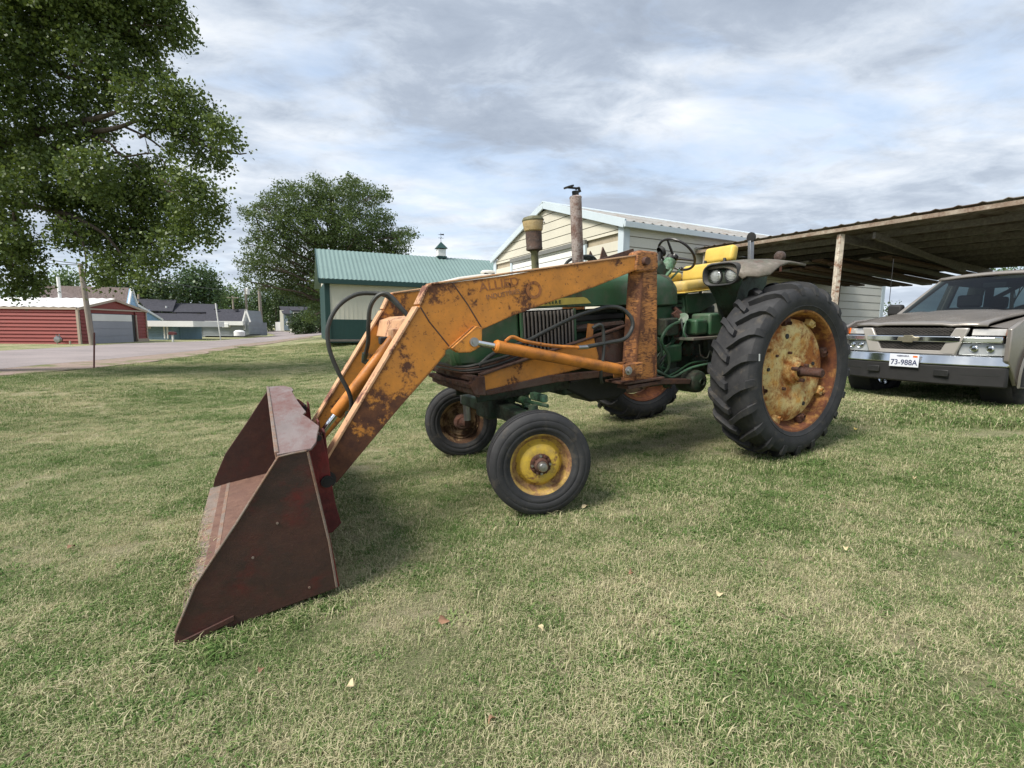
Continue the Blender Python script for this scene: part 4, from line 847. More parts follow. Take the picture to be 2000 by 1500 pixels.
# side name strip
M['strip'] = plain('faded_yellow_strip', (.48, .40, .085), .5, .2, 9); M['lettergreen'] = plain('dark_green_letters', (.022, .05, .02), .5)
def striped(y, s):
    p = part('name_strip', MB().prism([(-.16, 1.422), (.875, 1.422), (.835, 1.462), (.80, 1.475), (-.16, 1.475)], y, y+.006*s), 'strip', TR, .0)
    return p
nsp = striped(-HB-.010, 1)
def text(body, size, mat, parent, M4, extr=.001, bold=.0, name='lettering', sx=1.0, spacing=1.0):
    cu = bpy.data.curves.new(name, 'FONT'); cu.body = body; cu.size = size; cu.extrude = extr; cu.offset = bold; cu.align_x = 'LEFT'; cu.space_character = spacing
    ob = bpy.data.objects.new('tmp', cu); C.objects.link(ob); bpy.context.view_layer.update()
    me = bpy.data.meshes.new_from_object(ob.evaluated_get(bpy.context.evaluated_depsgraph_get())); bpy.data.objects.remove(ob)
    me.materials.clear(); me.materials.append(M[mat]); me.name = name; me.transform(M4 @ Matrix.Diagonal((sx, 1, 1, 1)))
    o = bpy.data.objects.new(name, me); C.objects.link(o); o.parent = parent; return o
def face_side(x, y, z): return Matrix(((1, 0, 0, x), (0, 0, -1, y), (0, 1, 0, z), (0, 0, 0, 1)))
text('JOHN', .036, 'lettergreen', nsp, face_side(-.02, -HB-.0115, 1.434), bold=.0012, sx=1.25, spacing=1.5); text('DEERE', .036, 'lettergreen', nsp, face_side(.42, -HB-.0115, 1.434), bold=.0012, sx=1.15, spacing=1.45)
# cowl and fuel tank behind the loader post
cw = MB(); cw.ring([hood_sec(1.41, 1.655, 1.37, HB+.005), hood_sec(1.80, 1.64, 1.365, HB+.005), hood_sec(1.88, 1.57, 1.365, HB-.01)]); cw.f += [tuple(range(15)), tuple(range(30, 45))]; part('cowl', cw, 'green', TR, .012, 50)
part('lower_cowl', MB().box((1.60, 0, 1.22), (.48, .48, .29)), 'green', TR, .02)
part('vent_cowl', MB().lathe([(.11, 0), (.10, .05), (.06, .09), (0, .10)], (1.22, -.02, 1.66), (0, 0, 1), 16), 'green_top', TR)
# engine
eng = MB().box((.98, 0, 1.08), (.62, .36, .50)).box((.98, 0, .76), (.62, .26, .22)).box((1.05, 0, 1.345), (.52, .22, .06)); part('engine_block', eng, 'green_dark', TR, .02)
part('engine_head', MB().box((1.0, 0, 1.30), (.60, .40, .05)), 'black', TR, .01)
for k in range(4): part('exhaust_port', MB().tube([(.78+k*.14, -.16, 1.20), (.78+k*.14, -.235, 1.22)], .028, 8), 'rust', TR)
part('exhaust_manifold', MB().tube([(.74, -.235, 1.22), (1.24, -.235, 1.23)], .032, 10), 'dkbrown', TR)
part('injection_pump', MB().lathe([(.0, -.1), (.06, -.1), (.06, .04), (.04, .06), (.04, .12), (0, .12)], (.86, -.26, 1.02), (1, 0, 0), 14).box((.86, -.26, 1.09), (.07, .06, .07)), 'green_dark', TR, .004)
part('oil_filter', MB().lathe([(0, -.1), (.045, -.1), (.05, .06), (.03, .09), (0, .09)], (1.12, -.25, .98), (0, 0, 1), 14), 'green', TR)
part('fuel_lines', MB().tube(spline([(.80, -.27, 1.05), (.84, -.29, 1.16), (.98, -.27, 1.20), (1.15, -.25, 1.16)], 6), .006, 6).tube(spline([(.76, -.27, 1.0), (.80, -.30, 1.12), (.92, -.28, 1.22), (1.02, -.24, 1.26)], 6), .005, 6), 'black', TR)
part('alternator', MB().lathe([(0, -.07), (.065, -.07), (.07, .05), (.05, .08), (0, .08)], (.66, -.24, 1.03), (1, 0, 0), 16), 'green_dark', TR)
part('cooling_fan', MB().box((.70, 0, 1.2), (.015, .36, .06)).box((.70, 0, 1.2), (.015, .06, .36)), 'black', TR)
part('oil_pan', MB().prism([(.70, .78), (1.36, .78), (1.36, .60), (1.25, .555), (.95, .56), (.85, .62), (.70, .70)], -.15, .15), 'black', TR, .02)
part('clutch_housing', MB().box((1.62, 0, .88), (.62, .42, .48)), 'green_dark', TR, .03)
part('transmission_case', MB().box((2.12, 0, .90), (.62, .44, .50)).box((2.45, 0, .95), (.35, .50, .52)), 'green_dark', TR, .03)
# front frame rails, axle
part('front_support', MB().prism([(-.16, .98), (-.10, .80), (.05, .76), (.62, .76), (.66, .80), (.66, .98)], -.17, .17), 'green_dark', TR, .015)
part('frame_rail', MB().box((.25, -.21, .80), (.85, .03, .15)), 'green_dark', TR, .006); part('frame_rail', MB().box((.25, .21, .80), (.85, .03, .15)), 'green_dark', TR, .006)
ax_ = part('front_axle', MB().prism([(-.64, .58), (-.60, .66), (-.18, .68), (0, .73), (.18, .68), (.60, .66), (.64, .58), (.60, .555), (.2, .56), (0, .54), (-.2, .56), (-.60, .555)], .02, .13, 'x'), 'green_dark', TR, .015)
part('axle_bracket', MB().prism([(-.05, .55), (.22, .55), (.20, .76), (-.02, .78)], -.13, .13), 'green_dark', TR, .02)
part('tie_rod', MB().tube([(.24, -.70, .585), (.30, 0, .60), (.26, .72, .585)], .017, 8), 'black', TR)
part('steering_arm', MB().tube(spline([(.05, -.68, .60), (.15, -.69, .60), (.24, -.70, .585)], 4), .02, 8), 'green_dark', TR); part('steering_arm', MB().tube(spline([(.08, .68, .60), (.16, .70, .60), (.26, .72, .585)], 4), .02, 8), 'green_dark', TR)
part('steering_cylinder', MB().tube([(.20, -.34, .70), (.24, .10, .69)], .033, 12).tube([(.16, -.36, .715), (.22, -.60, .70)], .014, 8), 'green', TR)
part('steering_link', MB().box((.30, -.34, .72), (.05, .20, .06)).box((.30, -.12, .64), (.05, .06, .2)), 'green_light', TR, .01)
def kingpin(x, y, zc_):
    part('kingpin', MB().tube([(x, y, .74), (x, y, zc_+.03)], .034, 12).tube([(x, y, .70), (x, y, .56)], .055, 14), 'steel' if y > 0 else 'green_dark', TR)
    part('spindle_hub', MB().tube([(x, y, zc_), (x-.03*(1 if y > 0 else 1), y*1.10, zc_)], .045, 12), 'rust', TR)
kingpin(.06, -.665, .38); kingpin(.09, .665, .36)
# --- wheels
def tyre_front():
    prof = []
    for r, h in [(.213, -.072), (.225, -.080), (.232, -.081), (.236, -.086), (.255, -.090), (.262, -.087), (.268, -.092), (.300, -.092), (.306, -.088), (.312, -.090), (.330, -.082), (.344, -.072), (.350, -.068), (.353, -.054), (.334, -.050), (.334, -.038), (.356, -.034), (.3565, -.022), (.336, -.018), (.336, -.008), (.3575, -.004)]: prof.append((r, h))
    prof = prof+[(r, -h) for r, h in reversed(prof)]
    return MB().lathe(prof, (0, 0, 0), (0, 1, 0), 72)
fw_tyre = tyre_front().mesh('tyre', 'rubber', 50)
def front_wheel(x, y, z, ang, flip):
    w = part('front_wheel', MB().lathe([(.140, .02), (.165, -.005), (.192, -.02), (.196, -.055), (.206, -.068), (.218, -.072), (.222, -.070), (.216, -.060), (.204, -.050), (.202, 0), (.204, .050), (.216, .060), (.222, .070), (.216, .072), (.206, .066), (.196, .05), (.180, .02)], (0, 0, 0), (0, 1, 0), 56), 'yellow_flange' if not flip else 'old_rim', TR)
    w.location = (x, y, z); w.rotation_euler = (0, 0, ang+(math.pi if flip else 0))
    part('tyre', fw_tyre, None, w)
    part('wheel_disc', MB().lathe([(.172, .020), (.168, .004), (.160, -.006), (.146, -.016), (.136, -.040), (.118, -.050), (.095, -.052), (.070, -.050), (.066, -.046)], (0, 0, 0), (0, 1, 0), 40).lathe([(.176, .018), (.15, .0), (.1, -.03), (.0, -.03)], (0, 0, 0), (0, 1, 0), 40), 'yellow_rim' if not flip else 'old_rim', w)
    hb = part('hub', MB().lathe([(.074, -.046), (.072, -.060), (.060, -.064), (.050, -.066), (.046, -.088), (.040, -.096), (.0, -.098)], (0, 0, 0), (0, 1, 0), 28), 'rust', w)
    for k in range(12):
        a = 2*math.pi*k/12; part('bolt', MB().lathe([(.0095, -.052), (.0095, -.074), (0, -.074)], (.0615*math.cos(a), 0, .0615*math.sin(a)), (0, 1, 0), 6), 'rust' if k % 3 else 'steel', hb)
    part('hub_cap', MB().lathe([(.034, -.090), (.033, -.122), (.026, -.133), (.0, -.136)], (0, 0, 0), (0, 1, 0), 22), 'steel', hb)
    if flip: part('brake_drum', MB().lathe([(.0, .10), (.055, .10), (.075, .07), (.08, .03), (.06, .0)], (0, 0, 0), (0, 1, 0), 24), 'rust', w)
    return w
FA = rad(-16.5)
front_wheel(.01, -.79, .370, FA, False)
wf = front_wheel(.10, .86, .345, FA, True)
def rear_wheel(x, y, z, flip, rot=0):
    w = part('rear_wheel', MB().lathe([(.478, -.035), (.487, -.10), (.492, -.155), (.505, -.172), (.520, -.176), (.524, -.170), (.512, -.160), (.498, -.145), (.492, -.08), (.470, -.045), (.455, -.02), (.455, .02), (.470, .045), (.492, .08), (.500, .15), (.522, .172), (.510, .178), (.490, .16), (.480, .10), (.447, .03), (.447, -.02), (.478, -.035)], (0, 0, 0), (0, 1, 0), 72), 'rust_rim', TR)
    w.location = (x, y, z)
    if flip: w.rotation_euler = (0, 0, math.pi)
    R = .714
    side = [(.508, -.158), (.520, -.178), (.545, -.190), (.552, -.196), (.558, -.194), (.60, -.206), (.64, -.205), (.672, -.192), (.692, -.178), (.706, -.150), (.712, -.09), (.714, 0)]
    tb = MB().lathe(side+[(r, -h) for r, h in reversed(side[:-1])], (0, 0, 0), (0, 1, 0), 96)
    n = 21
    for s in (-1, 1):
        for k in range(n):
            a0 = 2*math.pi*(k+(.5 if s > 0 else 0))/n+rot
            secs = []
            # (distance from centre line, extra height, angular shift, half width)
            for q, (yy, hh, sh, hw) in enumerate([(-.014, .040, .00, .023), (.03, .046, -.035, .023), (.09, .046, -.105, .024), (.145, .045, -.155, .026), (.180, .034, -.178, .028), (.200, .006, -.190, .030), (.208, -.040, -.198, .028)]):
                yb = s*yy; rr = R-(abs(yy)/.15)**3*.012+hh; rb = R-.03-(.03 if q >= 5 else 0)-(.03 if q == 6 else 0); a = a0+sh*1.05
                def pp(ang, r, yo): return (-r*math.sin(ang), yo, r*math.cos(ang))
                yt = yb; yi = yb if q < 4 else s*(yy-.03)
                if not flip: pass
                secs.append([pp(a-(hw+.008)/R, rb, yi), pp(a-hw/R, rr, yt), pp(a+hw/R, rr, yt), pp(a+(hw+.008)/R, rb, yi)])
            o = len(tb.v); tb.ring(secs); tb.f += [(o, o+1, o+2, o+3), (o+24, o+25, o+26, o+27)]
    ty = part('tyre', tb, 'rubber', w, 0, 28)
    # pressed cream disc, recessed
    dz = -.078
    dp = [(.0, dz-.035), (.085, dz-.035), (.12, dz-.012), (.20, dz-.030), (.30, dz-.042), (.38, dz-.036), (.42, dz-.012), (.44, dz+.005), (.445, dz+.03), (.0, dz+.03)]
    dm = MB().lathe(dp, (0, 0, 0), (0, 1, 0), 60); disc = part('wheel_disc', dm, 'cream_disc' if not flip else 'old_rim', w)
    for k in range(8):
        a = 2*math.pi*(k+.35)/8
        cx, cz = .448*math.cos(a), .448*math.sin(a); part('rim_clamp', MB().box((cx, dz-.02, cz), (.055, .05, .075), Matrix.Rotation(-a, 3, 'Y')).lathe([(.017, -.07), (.017, -.035), (0, -.035), (0, -.07)], (.432*math.cos(a), dz+.0, .432*math.sin(a)), (0, 1, 0), 6), 'cream_disc' if k % 2 else 'rust', disc, .006)
    for k, (rr, a, s) in enumerate([(.33, 1.95, .022), (.26, .15, .016), (.33, -1.15, .018), (.36, 3.0, .016), (.30, 2.6, .012), (.18, 2.0, .012), (.20, -2.4, .014)]):
        part('disc_hole' if k < 4 else 'disc_boss', MB().lathe([(0, dz-.046 if k < 4 else dz-.055), (s, dz-.046 if k < 4 else dz-.055), (s, dz-.030)], (rr*math.cos(a), 0, rr*math.sin(a)), (0, 1, 0), 14), 'black' if k < 4 else 'rust', disc)
    hb = part('wheel_hub', MB().lathe([(.125, dz-.012), (.118, dz-.050), (.085, dz-.062), (.078, dz-.085), (.052, dz-.09), (.05, dz-.06)], (0, 0, 0), (0, 1, 0), 28), 'cream_disc' if not flip else 'rust', w)
    for k in range(3):
        a = 2*math.pi*(k+.3)/3; part('hub_bolt', MB().lathe([(.018, dz-.06), (.018, dz-.115), (0, dz-.115)], (.075*math.cos(a), 0, .075*math.sin(a)), (0, 1, 0), 6), 'rust', hb)
    part('axle_shaft', MB().lathe([(.0, .30), (.036, .30), (.036, -.345), (.030, -.350), (0, -.350)], (0, 0, 0), (0, 1, 0), 22).box((0, -.20, .036), (.014, .28, .012)), 'dkrust', w)
    if not flip: part('valve_mark', MB().box((-.515*1.16, -.203, .18), (.016, .006, .055)), 'white', w)
    return w
rear_wheel(2.445, -.915, .748, False); rear_wheel(2.445, .93, .748, True, .1)
part('axle_housing', MB().tube([(2.445, -.72, .748), (2.445, .74, .748)], .075, 16).tube([(2.445, -.52, .748), (2.445, -.22, .748)], .12, 16).tube([(2.445, .22, .748), (2.445, .52, .748)], .12, 16), 'green_dark', TR)
# --- near side machinery between post and rear wheel
part('brake_housing', MB().lathe([(.0, -.08), (.055, -.08), (.095, -.06), (.105, -.02), (.105, .14), (0, .14)], (1.90, -.44, .665), (0, 1, 0), 26).lathe([(.03, -.095), (.03, -.08), (0, -.08)], (1.90, -.44, .665), (0, 1, 0), 12), 'green_dark', TR, .006)
part('side_case', MB().box((1.62, -.26, .80), (.34, .18, .30)).box((1.75, -.30, .72), (.16, .14, .16)), 'green_dark', TR, .03)
part('valve_block', MB().box((1.72, -.32, .93), (.22, .10, .16)).box((1.55, -.30, 1.02), (.10, .08, .14)), 'green', TR, .02)
part('rockshaft_box', MB().box((1.98, -.36, 1.155), (.15, .2, .14)).box((2.16, -.36, 1.17), (.18, .22, .20)), 'green', TR, .02)
part('footboard', MB().prism([(1.80, 1.045), (2.20, 1.035), (2.20, 1.06), (1.80, 1.07)], -.52, -.22), 'green_top', TR, .004); part('footboard', MB().prism([(1.80, 1.045), (2.20, 1.035), (2.20, 1.06), (1.80, 1.07)], .22, .52), 'green_top', TR, .004)
part('pedal', MB().lathe([(.0, 0), (.05, 0), (.055, .015), (0, .02)], (1.845, -.36, 1.235), (-.7, -.3, .5), 16), 'green', TR)
for nm, pts, r, mt in [('pedal_arm', [(1.845, -.36, 1.23), (1.87, -.36, 1.16), (1.86, -.34, 1.05), (1.80, -.33, .95)], .014, 'green_light'), ('pedal_arm', [(1.80, -.38, 1.22), (1.60, -.42, 1.17), (1.52, -.42, 1.06), (1.60, -.42, .93), (1.62, -.40, .82), (1.58, -.38, .76)], .014, 'green'),
                       ('oil_line', [(1.42, -.40, .84), (1.56, -.42, .76), (1.66, -.42, .73), (1.85, -.44, .79), (2.05, -.46, .81), (2.2, -.4, .80)], .011, 'green_light'), ('oil_line', [(1.42, -.39, .80), (1.55, -.41, .74), (1.70, -.42, .77), (1.88, -.42, .83), (2.1, -.42, .83)], .008, 'green'),
                       ('linkage_rod', [(1.78, -.40, 1.24), (1.80, -.40, 1.14), (1.86, -.40, 1.07)], .008, 'steel'), ('linkage_rod', [(1.82, -.42, 1.22), (1.79, -.42, 1.12), (1.84, -.42, 1.04)], .008, 'green_light'), ('loose_wire', [(1.93, -.47, 1.0), (1.95, -.47, .90), (2.02, -.48, .87), (2.06, -.48, .93), (2.10, -.48, .86)], .005, 'green_top'),
                       ('hydraulic_line', [(1.46, -.42, 1.10), (1.50, -.44, .98), (1.48, -.42, .86), (1.55, -.40, .78)], .012, 'green_dark'), ('hydraulic_line', [(1.40, -.36, 1.0), (1.47, -.38, .94), (1.52, -.38, .84), (1.64, -.38, .80)], .010, 'green'), ('drag_link', [(1.4, -.34, .86), (1.1, -.30, .84), (.66, -.26, .78)], .014, 'black')]:
    part(nm, MB().tube(spline(pts, 6), r, 8), mt, TR)
part('step_bracket', MB().prism([(1.42, .70), (1.78, .66), (1.80, .70), (1.44, .745)], -.50, -.34), 'brown_steel', TR, .004)
part('dark_hose_bundle', MB().tube(spline([(1.80, -.30, 1.30), (1.84, -.32, 1.22), (1.82, -.30, 1.12), (1.86, -.28, 1.02)], 6), .03, 8).tube(spline([(1.84, -.26, 1.34), (1.90, -.30, 1.25), (1.88, -.28, 1.12)], 6), .02, 8), 'rust', TR)
# castings, flanges and bolts along the transmission
for x, y, z, r in ((1.50, -.30, .72, .045), (1.66, -.36, .66, .03), (1.98, -.30, .95, .05), (2.12, -.30, .80, .06)):
    cv = part('cover_plate', MB().lathe([(r*1.5, .03), (r*1.5, 0), (r*1.1, -.012), (0, -.016)], (x, y, z), (0, 1, 0), 20), 'green_dark', TR)
    for k in range(6):
        a = k*math.pi/3; part('bolt', MB().lathe([(.009, 0), (.009, -.014), (0, -.014)], (x+r*1.3*math.cos(a), y, z+r*1.3*math.sin(a)), (0, 1, 0), 6), 'rust', cv)
for x in (1.44, 1.80): part('flange', MB().box((x, 0, .90), (.035, .50, .54)), 'green_dark', TR, .012)
for x, z in ((1.35, .98), (1.35, .84), (1.46, 1.18), (1.80, 1.10), (1.80, .70)): part('bolt', MB().lathe([(.013, 0), (.013, -.02), (0, -.02)], (x, -.255, z), (0, 1, 0), 6), 'rust', TR)
for k in range(5): part('hydraulic_line', MB().tube(spline([(1.38+.02*k, -.30-.01*k, .70+.03*k), (1.55, -.36-.01*k, .78+.05*k), (1.72+.03*k, -.30, .98+.02*k), (1.86+.02*k, -.28, 1.14)], 6), .006+.002*(k % 3), 6), ('green', 'green_dark', 'black')[k % 3], TR)
part('starter_motor', MB().lathe([(0, -.12), (.05, -.12), (.055, .10), (.035, .13), (0, .13)], (1.30, -.22, .78), (1, 0, 0), 18), 'green_dark', TR)
part('battery_box', MB().box((1.72, -.30, 1.17), (.16, .12, .16)), 'green_dark', TR, .015)
# --- dash, wheel, levers
part('steering_column', MB().tube([(1.86, 0, 1.36), (1.93, 0, 1.56), (2.02, 0, 1.72)], [.075, .05, .042], 16).tube([(2.0, 0, 1.69), (2.07, 0, 1.79)], .06, 18), 'green_light', TR)
sw = part('steering_wheel', MB().ring([[Vector((math.cos(a)*(.195+.0125*math.cos(b)), math.sin(a)*(.195+.0125*math.cos(b)), .0125*math.sin(b))) for b in np.linspace(0, 2*math.pi, 10, endpoint=False)] for a in np.linspace(0, 2*math.pi, 48, endpoint=False)], True), 'wheelblack', TR)
sw.location = (2.15, 0, 1.848); sw.rotation_euler = (0, rad(48), 0)
for k in range(3):
    a = rad(62+120*k); part('spoke', MB().tube([(0, 0, -.045), (math.cos(a)*.19, math.sin(a)*.19, 0)], [.016, .009], 8), 'wheelblack', sw)
part('wheel_cap', MB().lathe([(.035, -.06), (.045, -.03), (.03, -.015), (0, -.012)], (0, 0, 0), (0, 0, 1), 18), 'wheelblack', sw)
part('gauge', MB().lathe([(.052, 0), (.055, .03), (.045, .04), (0, .042)], (2.03, .10, 1.885), (.8, -.25, .35), 20).tube([(2.03, .10, 1.885), (2.0, .08, 1.72)], .015, 8), 'black', TR)
part('gauge', MB().lathe([(.04, 0), (.045, .04), (.03, .06), (0, .065)], (2.075, .02, 1.80), (.7, 0, .7), 18), 'black', TR)
part('dash_panel', MB().box((1.93, .09, 1.69), (.13, .26, .18), Matrix.Rotation(rad(-35), 3, 'Y')), 'green_dark', TR, .02)
for nm, pts, r, mt in [('lever', [(1.90, -.06, 1.60), (1.98, -.10, 1.70)], .012, 'green_light'), ('lever', [(1.95, .02, 1.45), (2.05, .0, 1.60), (2.17, -.02, 1.70)], .011, 'green_light'), ('lever', [(1.93, .12, 1.72), (1.87, .14, 1.80)], .01, 'green_light'), ('lever', [(2.0, .06, 1.42), (2.03, .04, 1.62)], .012, 'green_light'), ('lever', [(1.90, .10, 1.50), (2.0, .12, 1.62), (2.05, .12, 1.70)], .010, 'green_dark')]:
    part(nm, MB().tube(pts, r, 8), mt, TR)
part('lever_knob', MB().lathe([(.0, -.022), (.018, -.012), (.022, 0), (.018, .012), (0, .022)], (2.19, -.02, 1.71), (0, 0, 1), 12), 'wheelblack', TR)
part('loader_valve', MB().box((1.72, .02, 1.70), (.18, .10, .10)).tube([(1.80, .02, 1.74), (1.86, .02, 1.86)], .01, 6), 'black', TR, .01)
# --- seat
def cushion(name, c, d, mat, bev, R=None, parent=None):
    o = part(name, MB().box((0, 0, 0), d), mat, parent or TR, 0, 180); o.location = c
    if R: o.rotation_euler = R
    b = o.modifiers.new('b', 'BEVEL'); b.width = bev; b.segments = 5; b.limit_method = 'NONE'; return o
st = cushion('seat_cushion', (2.20, 0, 1.535), (.46, .54, .115), 'yellow_seat', .045, (0, rad(-3), 0))
part('piping', MB().box((0, 0, -.052), (.475, .555, .014)), 'yellow_vinyl', st, .005)
cushion('backrest', (2.52, 0, 1.67), (.10, .48, .17), 'yellow_vinyl', .038, (0, rad(12), 0))
cushion('seat_arm', (2.33, .26, 1.645), (.30, .08, .10), 'yellow_vinyl', .035)
cushion('upper_backrest', (2.76, -.02, 1.842), (.10, .36, .17), 'yellow_vinyl', .04, (0, rad(14), 0))
part('seat_bracket', MB().tube([(2.62, -.12, 1.45), (2.70, -.12, 1.80)], .016, 8).tube([(2.62, .12, 1.45), (2.70, .12, 1.80)], .016, 8), 'black', TR)
sp = part('seat_support', MB().prism([(2.06, 1.46), (2.62, 1.46), (2.62, 1.40), (2.24, 1.27), (2.08, 1.27)], -.20, .20), 'green', TR, .012)
part('support_face', MB().box((2.073, -.09, 1.365), (.02, .17, .18)), 'green_light', sp, .01)
for k in range(3): part('slot', MB().box((2.060, -.09, 1.415-.04*k), (.012, .12, .010+.006*(k == 2))), 'black', sp)
part('seat_post', MB().box((2.42, 0, 1.24), (.22, .30, .2)), 'green_dark', TR, .02)
# --- fenders with twin lamps
def fender(s):
    y0, y1 = .47*s, .97*s
    prof = [(2.005, 1.665), (2.03, 1.70), (2.08, 1.715), (2.18, 1.72), (2.30, 1.722), (2.42, 1.72), (2.54, 1.71), (2.66, 1.695)]
    mb = MB(); ny = 9; rows = []
    for (x, z) in prof:
        r = []
        for k in range(ny):
            q = k/(ny-1); y = y0+(y1-y0)*q; drop = (.045+.115*math.exp(-((x-2.12)/.16)**2))*max(0, (q-.45)/.55)**1.8; y -= s*.13*math.exp(-((x-2.0)/.07)**2)*q; r.append((x, y, z-drop))
        rows.append(r)
    mb.add([p for r in rows for p in r], [(i*ny+k, (i+1)*ny+k, (i+1)*ny+k+1, i*ny+k+1) for i in range(len(prof)-1) for k in range(ny-1)])
    f = part('fender', mb, 'fender_dust', TR, 0, 60); m = f.modifiers.new('s', 'SOLIDIFY'); m.thickness = .02*(-1 if s > 0 else 1)
    # inner vertical skirt following the tyre
    sk = MB().prism([(2.06, 1.62), (2.10, 1.69), (2.45, 1.70), (2.66, 1.67), (2.86, 1.60), (2.80, 1.34), (2.45, 1.18), (2.26, 1.16), (2.18, 1.26)], y0, y0+.012*s); part('skirt', sk, 'green_dark', f, .003)
    # tapering front panel below the lamps
    pts = [((2.05, y0, 1.69), (2.09, y0+.30*s, 1.68)), ((2.04, y0, 1.54), (2.08, y0+.32*s, 1.53)), ((2.07, y0+.02*s, 1.47), (2.10, y0+.27*s, 1.46)), ((2.13, y0+.06*s, 1.34), (2.15, y0+.20*s, 1.34)), ((2.19, y0+.08*s, 1.23), (2.20, y0+.16*s, 1.23))]
    mb = MB(); mb.add([p for r in pts for p in r], [(2*i, 2*i+1, 2*i+3, 2*i+2) for i in range(4)]); fp = part('front_panel', mb, 'green_dark', f, 0, 40); fp.modifiers.new('s', 'SOLIDIFY').thickness = .02
    # hooded lamp housing
    n = 24; ring1, ring2 = [], []
    for k in range(n):
        a = 2*math.pi*k/n; c, si = math.cos(a), math.sin(a); e = .5; yy = .172*abs(c)**e*(1 if c > 0 else -1); zz_ = .098*abs(si)**.75*(1 if si > 0 else -1)
        ring1.append((1.975+.012*(c+1), y0+.165*s+yy*s, 1.602+zz_)); ring2.append((2.17, y0+.165*s+yy*.9*s, 1.615+zz_*.85))
    hs = MB().ring([ring1, ring2]); hs.f.append(tuple(range(n, 2*n))); ho = part('lamp_housing', hs, 'green_dark' if s > 0 else 'black', f, 0, 50); ho.modifiers.new('s', 'SOLIDIFY').thickness = .012
    for k, yo in enumerate((.085, .245)):
        yc = y0+yo*s; hl = part('headlight', MB().lathe([(.055, -.004), (.068, -.004), (.070, .03), (.05, .05), (0, .06)], (2.035, yc, 1.592), (1, 0, 0), 26), 'black', f)
        part('lamp_glass', MB().lathe([(0, -.012), (.032, -.010), (.050, -.003), (.056, .004)], (2.032, yc, 1.592), (1, 0, 0), 26), 'sealed_beam', hl)
        rb = MB()
        for q in range(-4, 5):
            w = math.sqrt(max(0, .056**2-(q*.0125)**2)); rb.box((2.022+.008*(q/4.5)**2, yc, 1.592+q*.0125), (.004, 1.7*w, .003))
        part('lens_ribs', rb, 'lens_line', hl)
    return f
fender(-1); fender(1)
wl = part('work_lamp', MB().lathe([(0, .008), (.036, .004), (.046, -.006), (.051, -.004), (.052, .02), (.040, .04), (0, .05)], (2.94, -.55, 1.762), (-1, -.15, 0), 22), 'dkbrown', TR); part('bulb', MB().lathe([(.018, -.012), (.022, 0), (0, .012)], (2.94, -.55, 1.762), (-1, -.15, 0), 12), 'rust', wl)
part('lamp_stem', MB().tube([(2.95, -.55, 1.74), (2.95, -.55, 1.62)], .012, 8), 'rust', TR)
part('lamp_mast', MB().box((2.686, -.42, 1.80), (.055, .03, .25)), 'steel', TR, .004); part('round_reflector', MB().lathe([(.0, -.01), (.045, -.01), (.048, .008), (0, .01)], (2.676, -.43, 1.955), (-1, .1, 0), 22), 'black', TR)
part('fender_box', MB().box((2.84, -.50, 1.70), (.14, .10, .03)), 'black', TR, .006)
# --- stacks
part('exhaust_stack', MB().lathe([(.036, 1.66), (.036, 1.74), (.050, 1.76), (.050, 2.31), (.054, 2.325), (.046, 2.335), (.022, 2.338)], (.965, 0, 0), (0, 0, 1), 26), 'muffler', TR)
rc = part('rain_cap', MB().lathe([(.028, 2.335), (.030, 2.375)], (.965, 0, 0), (0, 0, 1), 18).lathe([(.0, 0), (.045, 0), (.045, .012), (0, .016)], (.90, 0, 2.40), (-.25, 0, 1), 18), 'black', TR)
part('cap_weight', MB().tube([(.97, 0, 2.395), (1.0, 0, 2.405), (1.015, 0, 2.37)], .012, 8).box((.955, 0, 2.40), (.12, .012, .014)), 'black', TR)
ap_ = part('intake_stack', MB().lathe([(.038, 1.58), (.038, 1.70), (.031, 1.705), (.031, 1.86), (.046, 1.885)], (.53, 0, 0), (0, 0, 1), 22), 'olive', TR)
part('prescreener', MB().lathe([(.046, 1.875), (.068, 1.885), (.069, 1.90), (.066, 1.905), (.068, 2.03), (.05, 2.035)], (.53, 0, 0), (0, 0, 1), 26), 'dkbrown', ap_)
part('dust_bowl', MB().lathe([(.060, 2.025), (.076, 2.04), (.088, 2.11), (.086, 2.118)], (.53, 0, 0), (0, 0, 1), 28), 'bowl', ap_)
part('bowl_cap', MB().lathe([(.089, 2.112), (.091, 2.122), (.080, 2.142), (.045, 2.153), (0, 2.156)], (.53, 0, 0), (0, 0, 1), 28), 'olive', ap_)
part('clip', MB().tube(spline([(.58, -.088, 2.10), (.60, -.07, 2.085), (.615, -.035, 2.10)], 4), .004, 6), 'steel', ap_)

